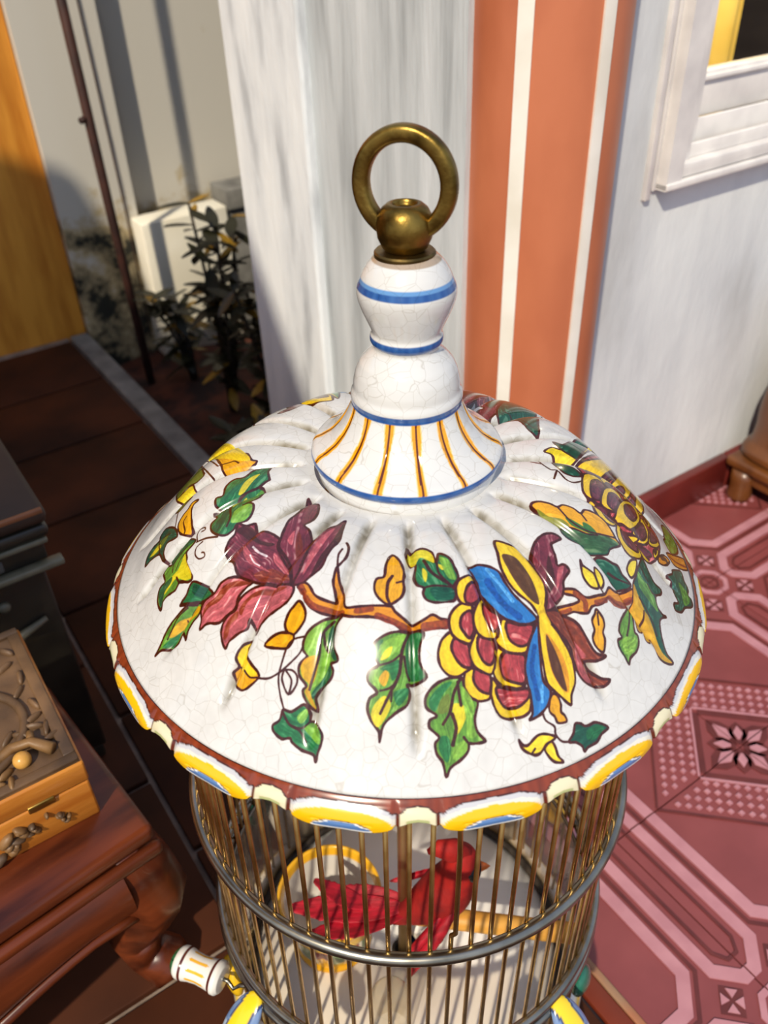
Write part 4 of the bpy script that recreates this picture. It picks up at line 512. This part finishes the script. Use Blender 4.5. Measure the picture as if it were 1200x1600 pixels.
uv = np.stack([.5+sr[:, None]/SM/2*np.cos(az), .5+sr[:, None]/SM/2*np.sin(az)], -1).reshape(-1, 2)
inn = [(r_-.006 if r_ > .02 else r_, z_-.006) for r_, z_ in zip(rad[::-10], zed[::-10])]
Vi = np.array([(r_*math.cos(a)+DX, r_*math.sin(a), z_) for r_, z_ in inn for a in az]); m_in = len(inn)
I = np.arange(NR-1)[:, None]*NA+np.arange(NA)[None]; J = np.arange(NR-1)[:, None]*NA+(np.arange(NA)[None]+1) % NA
F1 = np.stack([I, I+NA, J+NA, J], -1).reshape(-1, 4)
b0 = NR*NA; I = b0+np.arange(m_in-1)[:, None]*NA+np.arange(NA)[None]; J = b0+np.arange(m_in-1)[:, None]*NA+(np.arange(NA)[None]+1) % NA
F2 = np.stack([I, I+NA, J+NA, J], -1).reshape(-1, 4)
a0 = (NR-1)*NA+np.arange(NA); a1 = (NR-1)*NA+(np.arange(NA)+1) % NA; F3 = np.stack([a0, b0+np.arange(NA), b0+(np.arange(NA)+1) % NA, a1], -1)
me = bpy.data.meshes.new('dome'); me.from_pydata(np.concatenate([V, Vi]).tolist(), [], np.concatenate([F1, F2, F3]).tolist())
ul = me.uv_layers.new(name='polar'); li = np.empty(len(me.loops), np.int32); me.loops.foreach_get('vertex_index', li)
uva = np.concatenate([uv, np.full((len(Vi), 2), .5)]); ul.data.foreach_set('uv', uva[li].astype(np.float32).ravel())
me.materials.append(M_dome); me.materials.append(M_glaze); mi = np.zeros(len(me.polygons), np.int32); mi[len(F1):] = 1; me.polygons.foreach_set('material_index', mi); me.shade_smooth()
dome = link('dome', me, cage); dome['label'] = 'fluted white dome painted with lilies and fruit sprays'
# --- scalloped rim: 16 ruffles with a bud between each two
def lerp(x, xs, ys): return float(np.interp(x, xs, ys))
B0 = -90.3
def unit(u): a = (u*16) % 1; return a, min(a, 1-a)
def reach(d): return lerp(d, (0, .05, .10, .14, .17, .20, .24, .29, .35, .42, .5), (.62, .66, .74, .79, .85, .915, .97, 1.0, 1.0, .985, .97))
def rim(u, v):
    a, d = unit(u); e = reach(d); x = e*v/.72 if v <= .72 else e*(1-(v-.72)/.28)
    ang = R(B0)+2*PI*u; r = .17+.0088*math.sin(1.3*min(x, 1))/math.sin(1.3); z = -.0142*x**1.25
    if v > .72: k = (v-.72)/.28; r = .1775*(1-k)+.163*k if False else r*(1-k)+.164*k-.0012*math.sin(PI*k); z = z-.0016*math.sin(PI*k)*(1 if k < .5 else 1)-(.004*k*(1-k))
    else:
        if d > .15: r += .0012*math.sin(PI*min(1, max(0, (x-.25)/.7)))*min(1, (d-.15)*12)
        else: r += .0009*math.sin(PI*min(1, max(0, (x-.25)/.45)))*(1-(d/.15)**2)
        if .13 < d < .16: r -= .0010*min(1, x*2)
        if d > .3 and x > .70: r -= .0006*math.sin(PI*min(1,(x-.70)/.1))
    return (r*math.cos(ang)+DX, r*math.sin(ang), z)
def rim_col(u, v):
    a, d = unit(u); e = reach(d); x = e*v/.72; cb = (226, 222, 214)
    if v > .74: return (214, 206, 190)
    bb = lerp(d, (0, .07, .125, .15, .2, .3, .5), (.24, .28, .46, .50, .36, .25, .21))
    if x < .035: return (44, 14, 8)
    if x < bb-.045: s = .5+.5*math.sin(u*911)*math.sin(u*377); return (112+30*s, 44+16*s, 20+10*s)
    if x < bb: return (66, 22, 12)
    if .124 < d < .152: return (92, 34, 18)
    if d <= .124: return (222, 214, 180) if x < e*.86 or d > .07 else (176, 182, 128)
    ye = lerp(d, (.15, .175, .2, .24, .30, .38, .5), (.78, .70, .60, .51, .45, .40, .37))
    if x < ye: return (196, 196, 200) if x < bb+.10 else (222, 218, 206)  # greyer upper part of the white band is painted shade
    yb = lerp(d, (.15, .27, .32, .42, .5), (2, 1.1, .82, .69, .66))
    if x < yb: return (240, 186, 14)
    if x < yb+.028: return (60, 40, 20)
    if x < yb+.065 or x > e-.035: return (236, 234, 226)
    return (84, 122, 176)
MB().grid(rim, 16*72, 50, col=rim_col).build('scalloped_rim', M_gcol0, cage, True)['label'] = 'brown, yellow and blue ruffled edge of the dome'
# --- ceramic finial
key = [(.0500, .0690), (.0506, .0735), (.0500, .0768), (.0522, .0780), (.0532, .0802), (.0528, .0828), (.0508, .0850), (.0464, .0872), (.0414, .0908), (.0368, .0962), (.0338, .1008), (.0314, .1056), (.0298, .1095), (.0293, .1120), (.0300, .1142), (.0296, .1168),
       (.0284, .1190), (.0281, .1230), (.0268, .1285), (.0244, .1335), (.0208, .1375), (.0178, .1400), (.0166, .1418), (.0172, .1434), (.0188, .1448), (.0190, .1468), (.0186, .1486), (.0178, .1500), (.0186, .1525), (.0206, .1570), (.0228, .1620), (.0244, .1668), (.0250, .1705), (.0247, .1735), (.0234, .1760), (.0228, .1778), (.0214, .1810), (.0190, .1848), (.0160, .1880), (.0140, .1895), (.0, .1900)]
kz = np.array(key); kt = np.concatenate([[0], np.cumsum(np.hypot(*np.diff(kz, axis=0).T))]); NT_ = 230
tt = np.linspace(0, kt[-1], NT_); fr_, fz_ = np.interp(tt, kt, kz[:, 0]), np.interp(tt, kt, kz[:, 1])
for _ in range(3): fr_[1:-1] = (fr_[:-2]+2*fr_[1:-1]+fr_[2:])/4; fz_[1:-1] = (fz_[:-2]+2*fz_[1:-1]+fz_[2:])/4
FS = R(-83.5); NST = 14
def fin(u, v):
    k = v*(NT_-1); r = float(np.interp(k, range(NT_), fr_)); z = float(np.interp(k, range(NT_), fz_)); a = 2*PI*u
    if .086 < z < .110: r -= .0009*math.exp(-((((a-FS)/(2*PI/NST)+.5) % 1-.5)/.10)**2)*math.sin(PI*(z-.086)/.024)
    return (r*math.cos(a)+.0008, r*math.sin(a), z)
rs_ = np.random.default_rng(3).random(64)
def fin_col(u, v):
    k = v*(NT_-1); r = float(np.interp(k, range(NT_), fr_)); z = float(np.interp(k, range(NT_), fz_)); a = 2*PI*u; w_ = (214, 214, 212); j = 0
    n = .5+.5*math.sin(a*23+1.3)*math.sin(a*9); blue = (26+24*n, 74+22*n, 142+16*n); lb = (96, 146, 200)
    if .0766 < z < .0826+j: return blue
    if .1104+j < z < .1148+j: return blue
    if .1434 < z < .1482: return blue
    if .1735+j < z < .1765+j: return blue
    if .1765+j <= z < .1785+j: return lb
    if z > .1868: return (168, 150, 130)
    if .0826 < z < .1104:
        q = (a-FS)/(2*PI/NST); i = int(math.floor(q+.5)); dd = abs((q+.5) % 1-.5)*2*PI/NST*r; wob = .0005*math.sin(z*240+i)
        if dd < .00060: return (92, 36, 10)
        if dd < .0019+wob*.8: return (232, 158, 18)
        if dd < .0024+wob: return (238, 204, 140)
    return w_
MB().grid(fin, 560, NT_-1, col=fin_col).build('finial', M_gcol, cage, True)['label'] = 'white ceramic finial with blue rings and amber stripes'
# --- brass ring
M_brass = pm('aged_brass', (92, 72, 32), (164, 134, 66), 60, .36, 1, bump=.12, bscale=160)
M_brass2 = pm('tarnished_brass', (92, 76, 44), (150, 124, 72), 60, .42, 1, bump=.1, bscale=160)
rg = MB().lathe([(.0, .1868), (.0144, .1868), (.0150, .1880), (.0150, .1900), (.0142, .1908), (.0, .1908)], 64).build('brass_collar', M_brass2, cage, 'auto')
bp = [(.0, .1885), (.0075, .1890), (.0110, .1925), (.0131, .1970), (.0138, .2020), (.0130, .2068), (.0110, .2105), (.0085, .2125), (.0066, .2130), (.0060, .2126), (.0056, .2115)]
for k in range(5): bp += [(.0054, .2108-k*.0018), (.0048, .2100-k*.0018)]
bp += [(.0048, .2000), (.0, .2000)]
MB().lathe(bp, 64).build('brass_ball', M_brass, cage, True)
ringm = MB(); RA = R(-20)
def ringf(u, v):
    a = R(-62)+(2*PI-R(56))*u; b = 2*PI*v; A, B = .0213, .0222
    cx, cz = A*math.cos(a+0), B*math.sin(a); n = Vector((math.cos(a), 0, math.sin(a)))
    ca, sa = math.cos(b), math.sin(b); p = 3.2; k = (abs(ca)**p+abs(sa)**p)**(-1/p); o = Vector((cx, 0, cz))+n*(.0040*k*ca)+Vector((0, 1, 0))*(.0044*k*sa)
    return (o.x*math.cos(RA)-o.y*math.sin(RA), o.x*math.sin(RA)+o.y*math.cos(RA), o.z+.2210)
ringm.grid(ringf, 120, 28, cu=False, cv=True).build('brass_ring', M_brass, cage, True)
# --- bars and hoops
M_wire = pm('brass_wire', (186, 146, 82), (226, 190, 124), 50, .28, 1)
M_hoop = pm('steel_hoop', (128, 124, 112), (168, 162, 148), 40, .28, 1)
NB = 76; RB = .1490
barm = MB().tube([(0, 0, -.4555), (0, 0, -.17), (0, 0, -.004)], .00148, 8).build('bar', M_wire, cage, True)
for k in range(NB):
    a = R(-91.98+k*360/NB); o = barm if k == 0 else barm.copy()
    if k: COL.objects.link(o)
    if k == 2:
        o.data = (lambda q: (q.data, bpy.data.objects.remove(q))[0])(MB().tube([(0, 0, -.4555), (0, 0, -.1640), (0, 0, -.1625), (.0005, .0024, -.1600), (.0004, .0022, -.08), (0, 0, -.004)], .00148, 8).build('bar', M_wire)); o['label'] = 'kinked bar'
    o.location = (RB*math.cos(a)+.0005, RB*math.sin(a), 0); o.rotation_euler = (0, 0, a)
def hoop(r, z, t, name='hoop'): return MB().tube([(r*math.cos(R(a))+.0005, r*math.sin(R(a)), z) for a in range(0, 360, 3)], t, 14, closed=True).build(name, M_hoop, cage, True)
hoop(.1533, -.1778, .0042); hoop(.1527, -.3139, .0036); hoop(.1535, -.3290, .0036)
# --- tray with legs
M_tin = pm('grey_ceramic', (176, 162, 142), (200, 186, 166), 12, .45)
def tray_col(z, u):
    if -.4555 < z < -.4475: return (240, 196, 30)
    if -.47 < z < -.462: return (42, 96, 164)
    return (228, 222, 212)
MB().lathe([(.1405, -.452), (.1470, -.4470), (.1540, -.4475), (.1580, -.4525), (.1600, -.459), (.1590, -.466), (.0, -.466)], 96, col=tray_col, cap=False).build('tray', M_gcol0, cage, True)
MB().lathe([(.1470, -.3335), (.1455, -.36), (.1415, -.43), (.1392, -.4495), (.1404, -.4495), (.1430, -.43), (.1470, -.36), (.1485, -.3335), (.1470, -.3335)], 96, cap=False).build('seed_guard', glass('smoky_guard', (.92, .88, .82, 1), .12), cage, True)['label'] = 'smoky clear guard strip inside the bars'
MB().tube([(.1478*math.cos(R(a)), .1478*math.sin(R(a)), -.3325) for a in range(0, 360, 4)], .0016, 8, closed=True).build('guard_rim', bpy.data.materials['steel_hoop'], cage, True)
MB().lathe([(.1395, -.456), (.1395, -.4495), (.0095, -.4495), (.009, -.456)], 96, cap=False).build('tray_floor', pm('pale_ceramic', (240, 236, 228), (246, 242, 236), 10, .4), cage, True)
MB().tube([(.1380*math.cos(R(a)), .1380*math.sin(R(a)), -.4465) for a in range(0, 360, 4)], .0035, 10, closed=True).build('seam_ring', pm('dark_seam', (36, 30, 24), (56, 46, 36), 30, .6), cage, True)
for k in range(4):
    a = R(-47.5+90*k); c = Vector((.1720*math.cos(a), .1720*math.sin(a), -.340)); rm = Euler((0, 0, a)).to_matrix() @ Euler((0, R(-46), 0)).to_matrix()
    def cm(u, v):
        y, z = math.cos(2*PI*u)*math.sin(PI*v), -math.cos(PI*v); e = max(abs(math.sin(PI*v)*math.cos(2*PI*u)), abs(z))
        ed = math.hypot(y, z)
        return ((246, 212, 36) if z > -.35 else (232, 230, 224)) if ed > .88 else (40, 60, 110) if ed > .81 else (232, 230, 224) if z < -.62 else (116, 142, 184) if z > -.1 else (176, 192, 210)
    q = MB().ball(c, (.006, .0135, .027), 40, m=40, mat=rm, col=cm); q.build('shell_ornament', M_gcol0, cage, True)['label'] = 'blue shell ornament with yellow edge'
    a2 = a+R(3); MB().tube([(.157*math.cos(a2), .157*math.sin(a2), -.39), (.166*math.cos(a2), .166*math.sin(a2), -.42), (.160*math.cos(a2), .160*math.sin(a2), -.45), (.162*math.cos(a2), .162*math.sin(a2), -.4745)], [.013, .016, .012, .013], 14).build('foot', M_glaze, cage, True)
    MB().tube([(.1540*math.cos(a), .1540*math.sin(a), -.452), (.1575*math.cos(a), .1575*math.sin(a), -.41), (.1640*math.cos(a), .1640*math.sin(a), -.352)], [.016, .012, .009], 12, flat=.5).build('ornament_stem', M_glaze, cage, True)
    for s, colr in ((R(16), 'green_glaze'), (R(-16), 'yellow_glaze')):
        if colr not in bpy.data.materials: pm(colr, *(((24, 84, 70), (36, 104, 84)) if colr[0] == 'g' else ((236, 188, 30), (246, 206, 50))), 20, .2, coat=.4)
        b = a+s; MB().ball((.1565*math.cos(b), .1565*math.sin(b), -.362), (.007, .013, .017), 16, mat=Euler((R(30), 0, b)).to_matrix()).build('side_curl', bpy.data.materials[colr], cage, True)
# --- swing rod, perch, spool knob
M_rod = pm('worn_brass_rod', (150, 120, 72), (184, 156, 108), 30, .4, .7)
MB().tube([(-.003, -.010, -.462), (-.003, -.010, -.2), (-.003, -.010, .06)], .0046, 14).build('centre_rod', M_rod, cage, True)
MB().lathe([(.0105, -.4488), (.0105, -.4470), (.0075, -.4465), (.0075, -.4488)], 24, c=(-.003, -.010)).build('rod_socket', bpy.data.materials['dark_seam'], cage, True)
PA = R(-9)
pd = Vector((math.cos(PA), math.sin(PA), 0)); p0 = Vector((.004, -.011, -.386))
MB().tube([p0, p0+pd*.04, p0+pd*.1405], .0088, 18).build('perch', pm('perch_wood', (206, 140, 46), (232, 176, 84), 9, .5, stretch=(1, 5, 5)), cage, True)
kd = Vector((-.92, .39, 0)).normalized(); ks = Vector((-.1435, -.0830, -.341))
def spool():
    prof = [(0, 0), (.0105, .0005), (.0128, .003), (.0128, .007), (.0119, .0078), (.0112, .013), (.0106, .020), (.0112, .027), (.0124, .032), (.0128, .0335), (.0126, .0375), (.0108, .0405), (.0075, .0435), (.0, .0440)]
    M3 = Matrix((kd, Vector((0, 0, 1)).cross(kd), (0, 0, 1))).transposed() @ Matrix(((0, 0, 1), (0, 1, 0), (-1, 0, 0)))
    m = MB(); pz = np.array(prof); t = np.concatenate([[0], np.cumsum(np.hypot(*np.diff(pz, axis=0).T))]); 
    def fn(u, v): s = v*t[-1]; r, z = np.interp(s, t, pz[:, 0]), np.interp(s, t, pz[:, 1]); return ks+M3 @ Vector((r*math.cos(2*PI*u), r*math.sin(2*PI*u), z))
    def cl(u, v):
        z = np.interp(v*t[-1], t, pz[:, 1]); r = np.interp(v*t[-1], t, pz[:, 0])
        if .0060 < z < .0082 or .0318 < z < .0338: return (86, 26, 16)
        if z > .0395: return (58, 116, 72) if (u*12) % 1 > .1 else (16, 50, 34)
        if .0115 < z < .0285:
            q = (u*9) % 1
            e = ((q-.5)/.2)**2+((z-.02)/.0085)**2
            if e < 1: return (236, 176, 20)
        return (236, 232, 222)
    m.grid(fn, 90, 90, col=cl).build('spool_knob', M_gcol0, cage, True)['label'] = 'white spool knob with yellow ovals'
spool()
MB().tube([ks+kd*.004, ks-kd*.004+Vector((0, 0, .001)), ks-kd*.007+Vector((.001, -.002, -.005)), ks-kd*.012+Vector((.002, -.001, .002)), ks-kd*.020+Vector((.004, 0, .006))], .0016, 8).build('knob_wire', M_hoop, cage, True)
# ================================================================ inside the cage
def incage(v): return cage.matrix_basis @ Vector(v)
cage_m = Matrix.Translation((0, 0, Z0)) @ TT.to_4x4()
cup = thing('feeding_cup', 'yellow rimmed ceramic feeding cup with green and white petals, inside the cage', 'cup', cage_m @ Vector((-.067, .0055, -.4494)))
cup.rotation_euler = TT.to_euler()
cp = np.array([(0, 0), (.032, 0), (.036, .004), (.033, .009), (.0345, .018), (.0375, .034), (.0400, .046), (.0410, .052), (.0425, .057), (.0445, .070), (.0460, .0765), (.0455, .0800), (.0430, .0797), (.0405, .070), (.0370, .052), (.031, .032), (.02, .020), (0, .018)])*np.array((1, .93))
ct_ = np.concatenate([[0], np.cumsum(np.hypot(*np.diff(cp, axis=0).T))]); out_end = ct_[11]
def cupf(u, v):
    s = v*ct_[-1]; r, z = np.interp(s, ct_, cp[:, 0]), np.interp(s, ct_, cp[:, 1])
    if s < out_end and .011 < z < .048: r += .0026*abs(math.cos(9*PI*u*2/2))**.6*math.sin(PI*(z-.011)/.037)
    return (r*math.cos(2*PI*u), r*math.sin(2*PI*u), z)
def cupc(u, v):
    s = v*ct_[-1]; z = np.interp(s, ct_, cp[:, 1])
    if s > ct_[13]: return (214, 208, 198)
    if s > ct_[9]: return (238, 178, 36)
    if z > .048: return (246, 196, 30)
    if z < .011: return (240, 178, 26)
    q = abs(((9*u+.5) % 1)-.5)
    if q < .17: return (124, 146, 96)
    if q < .30: return (234, 226, 204)
    return (238, 178, 30) if z < .034 else (150, 40, 30)
MB().grid(cupf, 162, 90, col=cupc).build('bowl', M_gcol0, cup, True)
wt = thing('water_tube', 'clear glass drinking tube with rounded top at the front of the cage', 'tube', cage_m @ Vector((-.016, -.078, -.4494))); wt.rotation_euler = TT.to_euler()
MB().lathe([(.0155, 0), (.0165, .004), (.0165, .056), (.0155, .064), (.012, .070), (.006, .0735), (.0, .0745)], 40, cap=False).build('tube_wall', glass('clear_glass', (.93, .91, .85, 1)), wt, True)
# --- toy bird
M_bird = pm('crimson_felt', (120, 8, 6), (178, 20, 10), 40, .75, bump=.2, bscale=300); M_quill = pm('crimson_feather', (140, 4, 22), (186, 14, 40), 60, .6, stretch=(1, 6, 1), bump=.2); M_blk = pm('black_mask', (8, 6, 6), (16, 12, 10), 20, .5)
bd = thing('toy_bird', 'bright red feathered toy bird with black mask perched inside the cage', 'bird', cage_m @ Vector((.024, -.016, -.3768))); bd.rotation_euler = (0, 0, R(6)); bd.scale = (1.08, 1.1, 1.2)
sp_ = [(-.034, .000, .000, .0045, .004), (-.024, .000, .006, .0090, .008), (-.010, 0, .014, .0150, .0140), (.002, 0, .022, .0185, .0185), (.010, 0, .031, .0190, .0190), (.015, 0, .041, .0172, .0165), (.0175, 0, .050, .0150, .0145), (.0190, 0, .058, .0142, .0142), (.0185, 0, .066, .0130, .0130), (.0160, 0, .0725, .0095, .0090), (.0125, 0, .0770, .0040, .0040)]
def body(u, v):
    k = v*(len(sp_)-1); i = min(int(k), len(sp_)-2); f = k-i; P = [np.array(sp_[max(0, min(len(sp_)-1, i+j))]) for j in (-1, 0, 1, 2)]
    p = .5*((2*P[1])+(-P[0]+P[2])*f+(2*P[0]-5*P[1]+4*P[2]-P[3])*f*f+(-P[0]+3*P[1]-3*P[2]+P[3])*f**3)
    q = .5*((-P[0]+P[2])+2*(2*P[0]-5*P[1]+4*P[2]-P[3])*f+3*(-P[0]+3*P[1]-3*P[2]+P[3])*f*f); t = Vector(q[:3]).normalized(); n = t.cross(Vector((0, 1, 0)))
    return Vector(p[:3])+Vector((0, 1, 0))*float(p[3])*math.cos(2*PI*u)+n*float(p[4])*math.sin(2*PI*u)
MB().grid(body, 36, 50).build('body', M_bird, bd, True)
MB().ball((.0262, -.002, .0600), (.0078, .0128, .0095), 18).build('face_mask', M_blk, bd, True)
MB().lathe([(.0045, 0), (.0040, .004), (.0022, .009), (0, .0125)], 16).build('beak', pm('beak', (200, 90, 24), (220, 116, 40), 30, .4), bd, True, loc=(.030, 0, .054), rot=(0, R(100), 0))
for s in (-1, 1): MB().ball((.0235, s*.0118, .0625), .0022, 12).build('eye', M_blk, bd, True)
MB().tube([(.021, 0, .069), (.012, 0, .078), (.002, 0, .0815), (-.006, 0, .0795)], [.009, .0095, .007, .002], 14, flat=.8).build('crest', M_bird, bd, True)
def feather(name, a, b, wd, side, bend=.004, th=.0012):
    a, b = Vector(a), Vector(b); d = b-a; sd = Vector(side).normalized(); up = d.cross(sd).normalized(); m = MB()
    def fn(u, v):
        t = v; w_ = wd*(math.sin(PI*min(1, t*.90+.06))**.7); ang = 2*PI*u; jag = 1+.08*math.sin(t*60)*(t > .5)
        return a+d*t+sd*(w_*jag*math.cos(ang))+up*(th*math.sin(ang)+bend*math.sin(PI*t)-.25*w_*math.cos(ang)**2)
    return m.grid(fn, 14, 24).build(name, M_quill, bd, True)
feather('tail_feather', (-.024, .002, .011), (-.112, .010, .017), .011, (0, 1, .15)); feather('tail_feather', (-.024, -.003, .010), (-.100, -.010, .013), .010, (0, 1, -.2)); feather('tail_feather', (-.022, .006, .012), (-.080, .018, .018), .009, (.2, 1, .3))
feather('tail_feather', (-.050, .006, .010), (-.092, .020, .032), .008, (.3, 1, 0))
feather('wing', (.010, -.017, .030), (-.026, -.034, -.022), .012, (1, 0, .6)); feather('wing', (.000, -.017, .024), (-.030, -.030, -.010), .010, (1, 0, .6)); feather('wing', (.012, .016, .030), (-.030, .026, .010), .013, (1, 0, .6))
for s in (-1, 1): MB().tube([(.004, s*.006, .008), (.006, s*.006, -.001), (.014, s*.006, .0005)], .0016, 6).build('foot', M_blk, bd, True)
